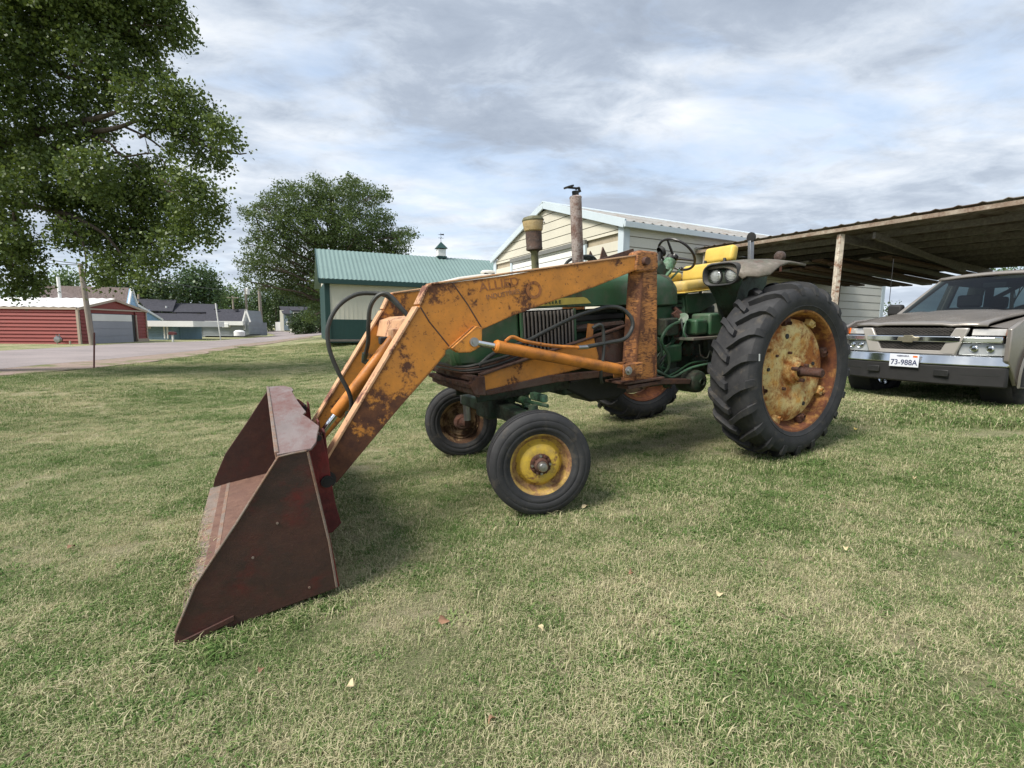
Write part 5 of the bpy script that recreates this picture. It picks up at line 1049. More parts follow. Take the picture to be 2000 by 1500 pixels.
# ================================================================== LOADER (carried by the tractor)
armp = [(-1.301, .581), (-.655, 1.461), (-.576, 1.589), (-.427, 1.602), (-.1, 1.631), (.444, 1.697), (1.16, 1.772), (1.16, 1.668), (.726, 1.542), (.352, 1.454), (.001, 1.363), (-.225, 1.290), (-.43, 1.19), (-.505, 1.169), (-.511, 1.140), (-.64, 1.016), (-.841, .836), (-1.262, .432), (-1.30, .45), (-1.315, .52)]
def grow(poly, d):
    n = len(poly); out = []
    for i in range(n):
        a, b, c = Vector(poly[i-1]), Vector(poly[i]), Vector(poly[(i+1) % n]); e1 = (b-a).normalized(); e2 = (c-b).normalized()
        n1 = Vector((e1.y, -e1.x)); n2 = Vector((e2.y, -e2.x)); m = (n1+n2); m = m/max(.4, m.length_squared)*2*1; out.append(tuple(b-m*d*.5*-1))
    return out
def loader_arm(s, mats):
    yo = .545*s; yi = .445*s; o1 = 0.0
    a = part('loader_arm', MB().prism(armp, yo-o1, yi+o1), mats[0], TR, .004)
    # box-section flanges along the front and top edges stand a little proud
    fl = MB()
    for p, q in (((-1.301, .581), (-.66, 1.455)), ((-.650, 1.468), (-.580, 1.585))):
        fl.beam((p[0]-.006, (yo+yi)/2, p[1]+.004), (q[0]-.006, (yo+yi)/2, q[1]+.004), .112, .016)
    part('edge_strip', fl, 'orange_pink', a, .003)
    part('edge_strip', MB().beam((-.57, (yo+yi)/2, 1.597), (1.155, (yo+yi)/2, 1.776), .112, .012), 'orange_pink', a, .003)
    part('weld_seam', MB().tube([(-.650, yo-o1*.5, 1.455), (-.60, yo-o1*.5, 1.36), (-.52, yo-o1*.5, 1.25), (-.47, yo-o1*.5, 1.18)], .005, 6).tube([(-.425, yo-o1*.5, 1.600), (-.33, yo-o1*.5, 1.46), (-.24, yo-o1*.5, 1.30)], .005, 6), 'brown_steel', a)
    pv = part('pivot_casting', MB().prism([(1.11, 1.66), (1.13, 1.80), (1.18, 1.815), (1.36, 1.80), (1.36, 1.665), (1.30, 1.64), (1.14, 1.64)], yo+.015*s, yi+.005*s), 'orange_far' if s > 0 else 'orange_post', a, .018)
    part('pivot_pin', MB().lathe([(.0, -.03), (.030, -.03), (.034, .0), (.034, .02), (0, .02)], (1.21, yo+.02*s+0, 1.725), (0, -s, 0), 18), 'rust', pv)
    # boss and cylinder lug
    part('cylinder_lug', MB().prism([(-.49, 1.185), (-.305, 1.315), (-.265, 1.30), (-.275, 1.185), (-.32, 1.16), (-.36, 1.145), (-.44, 1.15)], yo+.072*s, yo+.052*s).prism([(-.49, 1.185), (-.305, 1.315), (-.265, 1.30), (-.275, 1.185), (-.32, 1.16), (-.36, 1.145), (-.44, 1.15)], yo+.012*s, yo+.0*s), mats[0], a, .005)
    part('lug_pin', MB().lathe([(0, -.018), (.017, -.018), (.018, -.006), (.029, -.005), (.030, .0), (.02, .075), (0, .075)], (-.335, yo+.078*s, 1.212), (0, -s, 0), 18), 'steel', a)
    # post
    pp = MB().prism([(1.205, 1.668), (1.358, 1.665), (1.345, .770), (1.105, .775)], yo, yi+.0*s)
    pp.add([(1.205, yo, 1.667), (1.12, yi+.02*s, 1.667), (1.02, yi+.02*s, .775), (1.105, yo, .775), (1.205, yi, 1.667), (1.105, yi, .775)], [(0, 1, 2, 3), (1, 4, 5, 2)])
    po = part('loader_post', pp, 'orange_post', TR, .006)
    part('base_plate', MB().prism([(.965, .758), (1.40, .755), (1.40, .775), (.965, .778)], yo+.03*s, yi-.12*s), 'brown_steel', po, .004); part('base_plate', MB().box((1.19, (yo+yi)/2, .73), (.36, .14, .03)), 'brown_steel', po, .004)
    part('bracket', MB().box((.94, yo+.010*s, .885), (.14, .02, .12)).box((.94, yo+.112*s, .885), (.12, .016, .105)).box((1.04, yo+.05*s, .885), (.12, .10, .10)), 'orange_post', po, .006)
    part('pin_nut', MB().lathe([(0, -.022), (.017, -.022), (.018, -.008), (.033, -.007), (.034, 0), (.02, .1), (0, .1)], (.925, yo+.122*s, .888), (0, 1 if s < 0 else -1, 0), 6+12), 'steel', po)
    # lift cylinder
    cy = yo+.062*s; A = Vector((-.335, cy, 1.212)); B = Vector((.925, cy, .888)); d = (B-A).normalized()
    cl = part('lift_cylinder', MB().tube([A+d*.16, A+d*.175, A+d*.20, B-d*.07, B-d*.02], [.036, .045, .042, .042, .034], 20).tube([B-Vector((0, .03, 0)), B+Vector((0, .03, 0))], .040, 18), 'orange_cyl', TR)
    part('piston_rod', MB().tube([A+d*.03, A+d*.17], .021, 14), 'chrome', cl); part('rod_eye', MB().tube([A-Vector((0, .028, 0)), A+Vector((0, .028, 0))], .030, 16), 'steel', cl)
    if s < 0:
        part('supply_pipe', MB().tube(spline([A+d*.24+Vector((0, -.01, .045)), A+d*.30+Vector((0, -.01, .085)), A+d*.40+Vector((0, -.01, .072)), A+d*.62+Vector((0, -.01, .078)), A+d*.86+Vector((0, -.01, .105))], 6), .012, 8), 'orange_cyl', cl)
        part('hose_fitting', MB().tube([A+d*.86+Vector((0, -.01, .105)), A+d*.95+Vector((0, -.01, .125))], .016, 8), 'steel', cl)
        h0 = A+d*.94+Vector((0, -.01, .124))
        part('hydraulic_hose', MB().tube(spline([h0, (.80, -.60, 1.115), (.95, -.60, 1.13), (1.04, -.585, 1.20), (1.05, -.575, 1.28), (.99, -.54, 1.36), (.90, -.50, 1.385), (.78, -.46, 1.365), (.62, -.40, 1.32), (.40, -.36, 1.235), (.22, -.34, 1.165), (-.05, -.34, 1.10), (-.2, -.36, 1.02)], 7), .016, 10), 'hose', TR)
        part('hydraulic_hose', MB().tube(spline([(.66, -.58, 1.235), (.72, -.60, 1.255), (.745, -.60, 1.20), (.735, -.61, 1.05), (.70, -.62, .92), (.71, -.60, .84), (.76, -.55, .80)], 7), .013, 8), 'hose', TR)
    # low rail and front outrigger
    yr = .42*s
    part('mount_rail', MB().prism([(-.255, .855), (-.225, .955), (.62, 1.115), (.80, 1.145), (.80, 1.125), (.84, .98), (.80, .945), (.632, .908), (-.20, .838)], yr, yr+.03*-s), 'orange_rail' if s < 0 else 'orange_far', TR, .006)
    part('mount_rail', MB().prism([(-.20, .845), (.35, .895), (1.10, .865), (1.10, .815), (.42, .832), (-.18, .808)], yr+.012*s, yr+.05*-s), 'brown_steel', TR, .006)
    part('mount_flange', MB().prism([(-.22, .955), (.62, 1.118), (1.13, 1.215), (1.13, 1.23), (.62, 1.132), (-.22, .97)], yr+.022*s, yr-.035*s), 'brown_steel', TR, .003)
    part('splice_plate', MB().prism([(.80, .93), (.82, 1.14), (1.12, 1.20), (1.10, .92), (.95, .90)], yr+.012*-s, yr+.024*-s), 'brown_steel', TR, .004)
    if s < 0: part('tab', MB().box((.755, yr, 1.20), (.06, .012, .12), Matrix.Rotation(rad(10), 3, 'Y')), 'orange_cyl', TR, .003)
    return a
near_arm = loader_arm(-1, ('orange_boom',)); far_arm = loader_arm(1, ('orange_far',))
for k, (z, x) in enumerate(((.945, -.27), (.895, -.30), (.85, -.27))):
    part('front_channel', MB().box((x, 0, z), (.05, .90, .034)).box((x+.02, 0, z-.028), (.012, .90, .03)), 'brown_steel', TR, .004)
part('front_plate', MB().box((-.235, 0, .895), (.014, .86, .11)), 'brown_steel', TR, .004)
part('corner_gusset', MB().prism([(-.29, .83), (-.20, .815), (-.20, .955), (-.27, .955), (-.32, .90)], -.462, -.40), 'brown_steel', TR, .006)
# tangled hoses lying on the front channel
for k in range(4):
    part('hydraulic_hose', MB().tube(spline([(-.28+.02*k, .40, 1.0+.01*k), (-.32, .2, .97+.02*k), (-.34, -.05, .985+.012*k), (-.28, -.30, .975+.014*k), (-.10, -.38, .99+.02*k), (.15, -.37, 1.05+.015*k), (.25, -.35, 1.10+.01*k)], 6), .010+.002*(k % 2), 8), 'hose' if k % 2 else 'brown_steel', TR)
# notched angle iron and hoses behind the boom
ai = part('notched_angle', MB().beam((1.25, .52, 1.74), (2.05, .50, 1.93), .03, .09), 'brown_steel', TR, .003)
for x, z in ((1.50, 1.83), (1.66, 1.87)): part('tooth', MB().prism([(x-.05, z), (x+.05, z+.02), (x-.01, z+.12)], .505, .52), 'brown_steel', ai)
part('hydraulic_hose', MB().tube(spline([(.90, .12, 1.66), (.93, .14, 1.78), (1.05, .16, 1.84), (1.25, .2, 1.86), (1.40, .3, 1.83), (1.55, .4, 1.76)], 7), .014, 8), 'hose', TR)
part('hydraulic_hose', MB().tube(spline([(1.15, .2, 1.84), (1.30, .24, 1.83), (1.42, .3, 1.76), (1.6, .4, 1.74)], 7), .014, 8), 'hose', TR)
# crossmember, bucket cylinder and its hoses
part('cross_tube', MB().prism([(-.695, 1.385), (-.60, 1.41), (-.60, 1.27), (-.735, 1.255)], -.447, .447), 'orange_pink', TR, .01)
part('cross_tube_end', MB().prism([(-.75, 1.245), (-.60, 1.26), (-.58, 1.17), (-.72, 1.12)], -.30, .1), 'brown_steel', TR, .01)
A = Vector((-.755, -.20, 1.255)); B = Vector((-1.30, -.20, .66)); d = (B-A).normalized()
bc = part('bucket_cylinder', MB().tube([A, A+d*.02, A+d*.63, A+d*.64], [.036, .042, .042, .036], 18), 'orange_cyl', TR); part('piston_rod', MB().tube([A+d*.63, B], .020, 12), 'chrome', bc); part('cylinder_port', MB().box(A+d*.05+Vector((-.03, .02, .03)), (.06, .06, .05)), 'black', bc, .008)
part('clevis', MB().box(A+Vector((.03, 0, .02)), (.10, .12, .10)), 'orange_pink', bc, .01)
def bpx(lst): return lst
part('hydraulic_hose', MB().tube(spline([(-.69, -.40, 1.40), (-.74, -.37, 1.47), (-.80, -.30, 1.545), (-.875, -.26, 1.565), (-.985, -.24, 1.56), (-1.10, -.25, 1.49), (-1.175, -.26, 1.37), (-1.185, -.27, 1.23), (-1.15, -.28, 1.08), (-1.10, -.29, .94), (-1.09, -.28, .84), (-1.11, -.25, .775)], 8), .0140, 10), 'hose', TR)
part('hydraulic_hose', MB().tube(spline([(-.67, -.42, 1.36), (-.72, -.40, 1.44), (-.79, -.35, 1.545), (-.85, -.32, 1.55), (-.905, -.29, 1.48), (-.925, -.26, 1.36), (-.93, -.22, 1.25), (-.945, -.16, 1.16)], 8), .0140, 10), 'hose', TR)
part('hose_fitting', MB().tube([(-.69, -.40, 1.40), (-.64, -.43, 1.33)], .019, 10).tube([(-.67, -.42, 1.36), (-.63, -.44, 1.30)], .019, 10), 'steel', TR); part('hose_fitting', MB().tube([(-.945, -.16, 1.17), (-.955, -.14, 1.12), (-.90, -.16, 1.08)], .022, 10).tube([(-1.11, -.25, .80), (-1.12, -.24, .75), (-1.09, -.2, .73)], .020, 10), 'green_dark', TR)
# --- bucket
BK = part('bucket', MB().prism([(-1.42, .80), (-1.374, .30), (-1.36, .055), (-1.385, .05), (-1.395, .30), (-1.44, .80)], -1.055, 1.195), 'bucket_red', TR)
BY0, BY1 = -1.06, 1.20
sidep = [(-2.08, .0), (-1.368, .052), (-1.378, .31), (-1.425, .797), (-1.558, .79), (-1.70, .60), (-1.765, .512), (-1.955, .27), (-2.058, .07)]
part('side_plate', MB().prism(sidep, BY0, BY0+.018), 'bucket_side', BK, .004); part('side_plate', MB().prism(sidep, BY1-.018, BY1), 'bucket_side', BK, .003)
we = MB().tube([(-1.374, BY0-.002, .06), (-1.384, BY0-.002, .31), (-1.430, BY0-.002, .79)], .006, 6)
we.tube([(-1.435, BY0-.002, .797), (-1.50, BY0-.003, .796), (-1.558, BY0-.002, .791), (-1.70, BY0-.002, .602), (-1.765, BY0-.002, .514), (-1.955, BY0-.002, .272), (-2.058, BY0-.002, .072)], .0055, 6); part('weld_bead', we, 'bare_edge', BK)
part('floor_plate', MB().prism([(-2.02, .006), (-1.37, .060), (-1.37, .045), (-2.02, -.006)], BY0+.019, BY1-.019), 'bucket_floor', BK, .002)
part('cutting_edge', MB().prism([(-2.105, -.012), (-1.95, .014), (-1.95, .0), (-2.10, -.018)], BY0-.004, BY1+.004), 'bare_edge', BK, .003)
part('wear_bar', MB().prism([(-2.075, .02), (-1.83, .075), (-1.83, .05), (-2.07, -.012)], BY0-.012, BY0-.001), 'bucket_side', BK, .003)
# top plate with ragged back edge
tp = [(-1.562, BY0-.004), (-1.562, BY1), (-1.50, BY1+.004), (-1.445, BY1-.02), (-1.42, BY1-.08), (-1.38, BY1-.20), (-1.375, .86), (-1.39, .80), (-1.385, .55), (-1.38, .30), (-1.37, .05), (-1.36, -.15), (-1.385, -.22), (-1.365, -.35), (-1.33, -.62), (-1.355, -.78), (-1.38, -.96), (-1.412, BY0-.004)]
tm = MB(); n_ = len(tp); top_ = [(x, y, .806+.035*((x+1.56)/.2 if False else 0)+(.0)) for x, y in tp]; bot_ = [(x, y, z-.012) for x, y, z in top_]
tm.add(top_+bot_, [tuple(range(n_)), tuple(range(2*n_-1, n_-1, -1))]+[(i, i+n_, (i+1) % n_+n_, (i+1) % n_) for i in range(n_)]); part('top_plate', tm, 'bucket_top', BK, .003)
part('top_lip', MB().prism([(-1.572, .815), (-1.552, .812), (-1.548, .745), (-1.568, .742)], BY0+.01, BY1-.01), 'bare_edge', BK, .004)
part('inner_gusset', MB().prism([(-1.55, .77), (-1.42, .77), (-1.385, .20), (-1.46, .30)], BY1-.40, BY1-.388), 'bucket_red', BK, .002)
def bracket(y):
    b = part('hinge_bracket', MB().prism([(-1.41, .785), (-1.36, .775), (-1.31, .72), (-1.30, .56), (-1.285, .30), (-1.265, .165), (-1.32, .12), (-1.385, .12), (-1.425, .80)], y-.055, y-.043).prism([(-1.41, .785), (-1.36, .775), (-1.31, .72), (-1.30, .56), (-1.285, .30), (-1.265, .165), (-1.32, .12), (-1.385, .12), (-1.425, .80)], y+.043, y+.055).box((-1.30, y, .55), (.012, .10, .40)), 'bucket_red', BK, .004)
    part('hinge_pin', MB().tube([(-1.318, y-.075, .45), (-1.318, y+.075, .45)], .022, 14).tube([(-1.318, y-.072, .45), (-1.318, y-.060, .45)], .036, 16), 'black', b); part('hinge_pin', MB().tube([(-1.335, y-.065, .72), (-1.335, y+.065, .72)], .018, 12), 'black', b)
    part('hinge_boss', MB().tube([(-1.318, y-.040, .45), (-1.318, y+.040, .45)], .055, 16), 'black', b)
bracket(-.495); bracket(.495); bracket(-.20)
for x, z in ((-1.72, .33), (-1.50, .10), (-1.60, .47)): part('bolt_head', MB().lathe([(.006, 0), (.006, -.004), (0, -.004)], (x, BY0-.001, z), (0, 1, 0), 10), 'bare_edge', BK)
# roll the bucket so its far corner sits slightly higher, as it stands
rr = Matrix.Translation((-1.4, -1.06, 0)) @ Matrix.Rotation(rad(1.4), 4, 'X') @ Matrix.Translation((1.4, 1.06, 0)); BK.matrix_basis = rr
# faded decal on the boom: two worn lines and a round badge
bs = math.atan2(.066, .544); dm_ = face_side(-.235, -.5462, 1.535) @ Matrix.Rotation(bs, 4, 'Z')
M['decal'] = rusty('worn_decal', (.34, .13, .045), rust=(.12, .045, .03), rust2=(.50, .20, .05), amt=.50, scale=14, speck=.6, soft=.05)
M['decal2'] = rusty('worn_decal_grey', (.38, .17, .08), rust=(.12, .06, .05), rust2=(.40, .20, .08), amt=.5, scale=18, speck=.6, soft=.05)
text('ALLIED', .085, 'decal', near_arm, dm_, .0008, .001, sx=1.15, spacing=1.0); text('INDUSTRIES', .045, 'decal2', near_arm, face_side(-.19, -.5465, 1.483) @ Matrix.Rotation(bs, 4, 'Z'), .0008, .0006, sx=1.10)
part('badge', MB().lathe([(.062, 0), (.062, -.002), (.040, -.002), (.040, 0)], (.185, -.5455, 1.535), (0, 1, 0), 30), 'decal', near_arm)

# ================================================================== PICK-UP
def pickup():
    A_ = rad(25); d = Vector((math.sin(A_), -math.cos(A_), 0)); b = Vector((math.cos(A_), math.sin(A_), 0)); o = Vector((4.81, 5.80, 0)); g = G(4.81, 5.8)-.05
    M['truck'] = plain('dusty_pewter_paint', (.27, .245, .222), .26, .12, 3, .45, .02, .6); M['truck_light'] = plain('silver_beige_trim', (.40, .375, .35), .3, .08, 3, .3, .02, .6); M['truck_dark'] = plain('dark_plastic_bumper', (.014, .0135, .014), .7, .25, 8)
    M['mesh_black'] = plain('black_mesh', (.012, .012, .012), .5, .2, 20); M['amber'] = plain('amber_lens', (.75, .16, .02), .2, .1, 9); M['lampgrey'] = plain('grey_lamp_lens', (.36, .37, .36), .15, .2, 9, .4); M['lampgrey2'] = plain('bright_lamp_lens', (.55, .53, .50), .15, .15, 9, .5)
    M['interior'] = plain('dark_interior', (.02, .02, .02), .8, .2, 9); M['platewhite'] = plain('plate_white', (.62, .64, .70), .4, .06, 9); M['platetext'] = plain('plate_navy', (.03, .04, .10), .5, .1, 9)
    M['gold'] = plain('dull_gold_emblem', (.42, .38, .28), .3, .15, 30, .8)
    # local axes: x along the bumper to the camera's right, y towards the tail, z up
    t = thing('pickup_truck', 'dusty pewter crew cab pick-up parked under the carport, front towards us', 'pick-up', Matrix(((d.x, b.x, 0, o.x), (d.y, b.y, 0, o.y), (0, 0, 1, g), (0, 0, 0, 1))))
    W = .855
    def bowf(x, k=.14): return k*(abs(x)/W)**2.6        # the nose curves back at its corners
    def wrap(name, xs, z0, z1, y, mat, th=.03, k=.16, parent=None, tilt=0, bev=.006, zf=None):
        mb = MB(); rows = []
        for x in xs:
            a0, a1 = (z0, z1) if zf is None else zf(x); yy = y+bowf(x, k); rows.append([(x, yy, a0), (x, yy+tilt, a1), (x, yy+tilt+th, a1), (x, yy+th, a0)])
        oo = len(mb.v); mb.ring(rows); mb.f += [(oo, oo+1, oo+2, oo+3), tuple(oo+4*(len(rows)-1)+q for q in range(4))]
        return part(name, mb, mat, parent or t, bev, 40)
    X = lambda a, c, n=15: list(np.linspace(a, c, n))
    # bumper
    bp_ = wrap('bumper', X(-.86, .86, 21), .55, .66, -.07, 'chrome', .08, .20, tilt=.03, bev=.012)
    wrap('bumper_valance', X(-.85, .85, 21), .32, .55, -.045, 'truck_dark', .06, .20, tilt=-.012, bev=.02)
    for x in (-.34, .36): part('tow_opening_shade', MB().box((x, -.055, .455), (.14, .014, .075)), 'mesh_black', bp_, .006)  # black slabs on the valance; their colour stands for shade inside the openings
    for s in (-1, 1): wrap('lower_insert', X(min(s*.50, s*.80), max(s*.50, s*.80), 8), .44, .495, -.052, 'mesh_black', .02, .20, bp_)
    pl = part('licence_plate', MB().box((0, -.085, .575), (.305, .008, .152)), 'platewhite', t, .004)
    FT = Matrix(((1, 0, 0, 0), (0, 0, -1, 0), (0, 1, 0, 0), (0, 0, 0, 1)))
    text('73-988A', .088, 'platetext', pl, Matrix.Translation((-.135, -.0905, .525)) @ FT, .0005, .0015, sx=.88, spacing=1.02); text('NEBRASKA', .026, 'platetext', pl, Matrix.Translation((-.075, -.0905, .622)) @ FT, .0005, .0006)
    part('plate_sticker', MB().box((.115, -.0905, .628), (.045, .002, .02)), 'amber', pl)
    # grille, painted surround
    wrap('grille_backing', X(-.46, .46), .66, .965, .03, 'mesh_black', .02, .08)
    wrap('grille_surround', X(-.45, .45), .665, .708, -.005, 'truck_light', .05, .09)
    for s in (-1, 1): part('grille_surround', MB().prism([(s*.30, .70), (s*.33, .668), (s*.445, .668), (s*.545, .968), (s*.42, .968)], .0, .045), 'truck_light', t, .012)
    gm = MB()
    for r_ in range(18):
        z = .715+r_*.0145
        if .80 < z < .885: continue
        lim = .30+(z-.70)*.45
        for q in range(-20, 20):
            x = (q+(.5 if r_ % 2 else 0))*.05
            if abs(x) > lim: continue
            yy = .006+bowf(x, .08); gm.beam((x-.022, yy, z), (x, yy, z+.006), .008, .004).beam((x, yy, z+.006), (x+.022, yy, z), .008, .004)
    part('grille_mesh', gm, 'slat', t, 0, 0)
    wrap('chrome_bar', X(-.80, .80, 21), .805, .875, -.035, 'chrome', .05, .16, bev=.012)
    part('emblem', MB().prism([(-.115, .815), (-.10, .86), (-.05, .86), (-.045, .88), (.055, .88), (.05, .86), (.115, .86), (.10, .815), (.05, .815), (.045, .795), (-.055, .795), (-.05, .815)], -.052, -.034), 'gold', t, .004)
    for s in (-1, 1):
        lo, hi = sorted((s*.46, s*.835)); h = wrap('headlight', X(lo, hi, 10), .668, .80, .0, 'lampgrey', .05, .19, tilt=.02)
        u_ = wrap('turn_lamp', X(*sorted((s*.54, s*.79)), 8), .885, .962, .02, 'lampgrey2', .04, .19, tilt=.02)
        wrap('amber_marker', X(*sorted((s*.79, s*.835)), 4), .885, .965, .022, 'amber', .04, .20, u_, .02)
        
        for xb in (.58, .70): part('bulb_bezel', MB().lathe([(.0, -.002), (.030, -.002), (.036, -.006), (.040, .004)], (s*xb, -.004+bowf(xb, .19), .74), (0, -1, 0), 18), 'chrome', h)
        part('rubber_strip', MB().box((s*.68, .03+bowf(.68, .19), .80), (.24, .02, .006)), 'mesh_black', h)
    # hood: crowned sheet from nose to windscreen
    def sheet(name, ys, fz, fw, mat, n=15, parent=None, th=.02):
        rows = []
        for y in ys:
            r = []
            for k in range(n):
                q = -1+2*k/(n-1); x = fw(y)*q; yy = y+(bowf(x, .17)*max(0, 1-(y/.5)) if y < .5 else 0); r.append((x, yy, fz(y, q)))
            rows.append(r)
        mb = MB().add([p for r in rows for p in r], [(i*n+k, i*n+k+1, (i+1)*n+k+1, (i+1)*n+k) for i in range(len(ys)-1) for k in range(n-1)])
        ob = part(name, mb, mat, parent or t, 0, 60); ob.modifiers.new('s', 'SOLIDIFY').thickness = -th; return ob
    sheet('hood', [.01, .03, .08, .2, .45, .8, 1.12, 1.25], lambda y, q: .972+.025*min(1, y/.03)+.17*min(1, y/1.25)**.8+.03*(1-q*q)*min(1, .3+y)-.012*(.45 < abs(q) < .6), lambda y: .665+.02*y, 'truck')
    # fenders / body sides with wheel openings
    def arch(cx, r, a0=188, a1=-8, n=14): return [(cx+r*math.cos(rad(a0+(a1-a0)*k/n)), .40+r*math.sin(rad(a0+(a1-a0)*k/n))) for k in range(n+1)]
    prof = [(.20, .50), (.20, .66)]
    fwx, rwx, R_ = .82, 4.10, .46
    top = [(.10, .96), (.35, 1.06), (1.20, 1.13), (2.0, 1.17), (3.45, 1.17), (3.46, 1.10), (5.2, 1.10), (5.2, .55)]
    poly = [(.26, .46), (.10, .62)]+top+[(rwx+R_+.02, .44)]+arch(rwx, R_)[::-1]+[(rwx-R_-.02, .38), (fwx+R_+.02, .38)]+arch(fwx, R_)[::-1]
    for s in (-1, 1):
        x0 = s*.82; sd_ = part('body_side', MB().prism(poly, min(x0, s*.865), max(x0, s*.865), 'x'), 'truck', t, .02)
        for cx in (fwx, rwx):
            ar = MB(); ar.ring([[(s*(.86), cx+rr_*math.cos(rad(a)), .40+rr_*math.sin(rad(a))) for a in range(-15, 200, 12)] for rr_ in (R_-.01,)]+[[(s*.895, cx+(R_+.01)*math.cos(rad(a)), .40+(R_+.01)*math.sin(rad(a))) for a in range(-15, 200, 12)], [(s*.885, cx+(R_+.05)*math.cos(rad(a)), .40+(R_+.05)*math.sin(rad(a))) for a in range(-15, 200, 12)]])
            part('arch_flare', ar, 'truck', sd_, 0, 50)
        part('fender_top', MB().add([(s*.665, .12, .985), (s*.80, .20, .965), (s*.70, .8, 1.10), (s*.85, .8, 1.085), (s*.70, 1.3, 1.15), (s*.855, 1.3, 1.12)], [(0, 1, 3, 2), (2, 3, 5, 4)]), 'truck', sd_, 0, 60)
        for y in (1.45, 2.45, 3.42): part('door_seam', MB().box((s*.867, y, .80), (.004, .012, .66)), 'mesh_black', sd_)
        part('door_handle', MB().box((s*.88, 2.28, 1.02), (.03, .16, .035)), 'truck_dark', sd_, .008)
        part('side_moulding', MB().box((s*.872, 2.3, .68), (.02, 2.0, .08)), 'truck_dark', sd_, .008)
        mr = part('door_mirror', MB().box((s*.99, 1.62, 1.24), (.20, .11, .17)), 'truck_dark', t, .035); part('mirror_arm', MB().tube([(s*.86, 1.66, 1.18), (s*.93, 1.63, 1.20)], .025, 8), 'truck_dark', mr)
    part('floor_pan', MB().box((0, 2.8, .42), (1.5, 4.6, .14)), 'interior', t); part('firewall', MB().box((0, .75, .72), (1.5, 1.0, .42)), 'interior', t)
    part('bed_floor', MB().box((0, 4.35, .75), (1.6, 1.6, .3)), 'truck', t); part('tailgate', MB().box((0, 5.17, .83), (1.64, .06, .5)), 'truck', t, .01)
    part('cowl_panel', MB().prism([(1.22, 1.12), (1.34, 1.17), (1.34, 1.0), (1.22, 1.0)], -.74, .74, 'x'), 'mesh_black', t, .006)
    # greenhouse
    zb, zt = 1.165, 1.665
    def pillar(p, q, w=.07): return part('pillar', MB().beam(p, q, w, .055, (0, 1, 0)), 'truck', t, .012)
    for s in (-1, 1):
        pillar((s*.77, 1.27, zb-.02), (s*.60, 2.02, zt+.0)); pillar((s*.80, 2.45, zb), (s*.64, 2.42, zt), .13); pillar((s*.80, 3.36, zb), (s*.63, 3.10, zt), .20)
        part('roof_rail', MB().beam((s*.61, 1.98, zt+.01), (s*.63, 3.15, zt+.01), .08, .07), 'truck', t, .02)
        part('side_glass', MB().add([(s*.785, 1.46, zb), (s*.80, 2.41, zb), (s*.65, 2.38, zt-.02), (s*.62, 2.04, zt-.02)], [(0, 1, 2, 3)]), 'glass', t); part('side_glass', MB().add([(s*.80, 2.50, zb), (s*.80, 3.34, zb), (s*.64, 3.08, zt-.02), (s*.65, 2.46, zt-.02)], [(0, 1, 2, 3)]), 'glass', t)
        part('belt_trim', MB().box((s*.81, 2.4, 1.165), (.06, 2.1, .025)), 'mesh_black', t)
    rows = [[(x, y+.12*(x/.62)**2*.0, zt+.055-.035*(x/.62)**2-(.03 if y < 2.0 else 0)-(.03 if y > 3.15 else 0)) for x in np.linspace(-.64, .64, 9)] for y in (1.96, 2.08, 2.4, 2.8, 3.1, 3.2)]
    part('roof', MB().add([p for r in rows for p in r], [(i*9+k, i*9+k+1, (i+1)*9+k+1, (i+1)*9+k) for i in range(5) for k in range(8)]), 'truck', t, 0, 60).modifiers.new('s', 'SOLIDIFY').thickness = -.04
    ws = [[(x*q, 1.26+.0+.70*h-.07*(1-(x/.75)**2)*(1-h*.5), zb+(zt-zb+.01)*h) for x in np.linspace(-.75, .75, 9)] for h, q in ((0, 1), (.5, .9), (1, .80))]
    part('windscreen', MB().add([p for r in ws for p in r], [(i*9+k, i*9+k+1, (i+1)*9+k+1, (i+1)*9+k) for i in range(2) for k in range(8)]), 'glass', t, 0, 60)
    part('rear_glass', MB().add([(-.72, 3.42, zb), (.72, 3.42, zb), (.58, 3.18, zt-.02), (-.58, 3.18, zt-.02)], [(0, 1, 2, 3)]), 'glass', t); part('cab_back', MB().box((0, 3.44, .94), (1.6, .05, .60)), 'truck', t); part('headliner', MB().box((0, 2.6, 1.625), (1.16, 1.05, .05)), 'interior', t, .01)
    part('dashboard', MB().prism([(1.30, 1.14), (1.62, 1.19), (1.70, 1.12), (1.66, .85), (1.30, .85)], -.74, .74, 'x'), 'interior', t, .02)
    for x in (-.38, .38):
        for y, hz_ in ((2.25, 1.12), (3.05, 1.10)):
            s_ = part('seat', MB().box((x, y, .95), (.52, .14, .66)).box((x, y-.2, .68), (.48, .48, .14)), 'interior', t, .04); part('headrest', MB().box((x, y+.02, 1.37), (.28, .10, .18)), 'interior', s_, .035)
    wh = part('steering_wheel', MB().ring([[Vector((math.cos(a)*(.175+.013*math.cos(c)), .013*math.sin(c), math.sin(a)*(.175+.013*math.cos(c)))) for c in np.linspace(0, 6.283, 8, endpoint=False)] for a in np.linspace(0, 6.283, 30, endpoint=False)], True), 'interior', t); wh.location = (.38, 1.80, 1.12); wh.rotation_euler = (rad(-25), 0, 0)
    part('rear_view_mirror', MB().box((0, 1.93, 1.56), (.24, .03, .07)), 'interior', t, .012)
    for x0, x1 in ((-.55, .05), (.0, .6)): part('wiper', MB().tube([(x0, 1.235, 1.185), (x1, 1.25, 1.20)], .007, 6), 'mesh_black', t)
    part('antenna', MB().tube([(-.80, 1.05, 1.10), (-.82, 1.09, 1.95)], .004, 6), 'mesh_black', t)
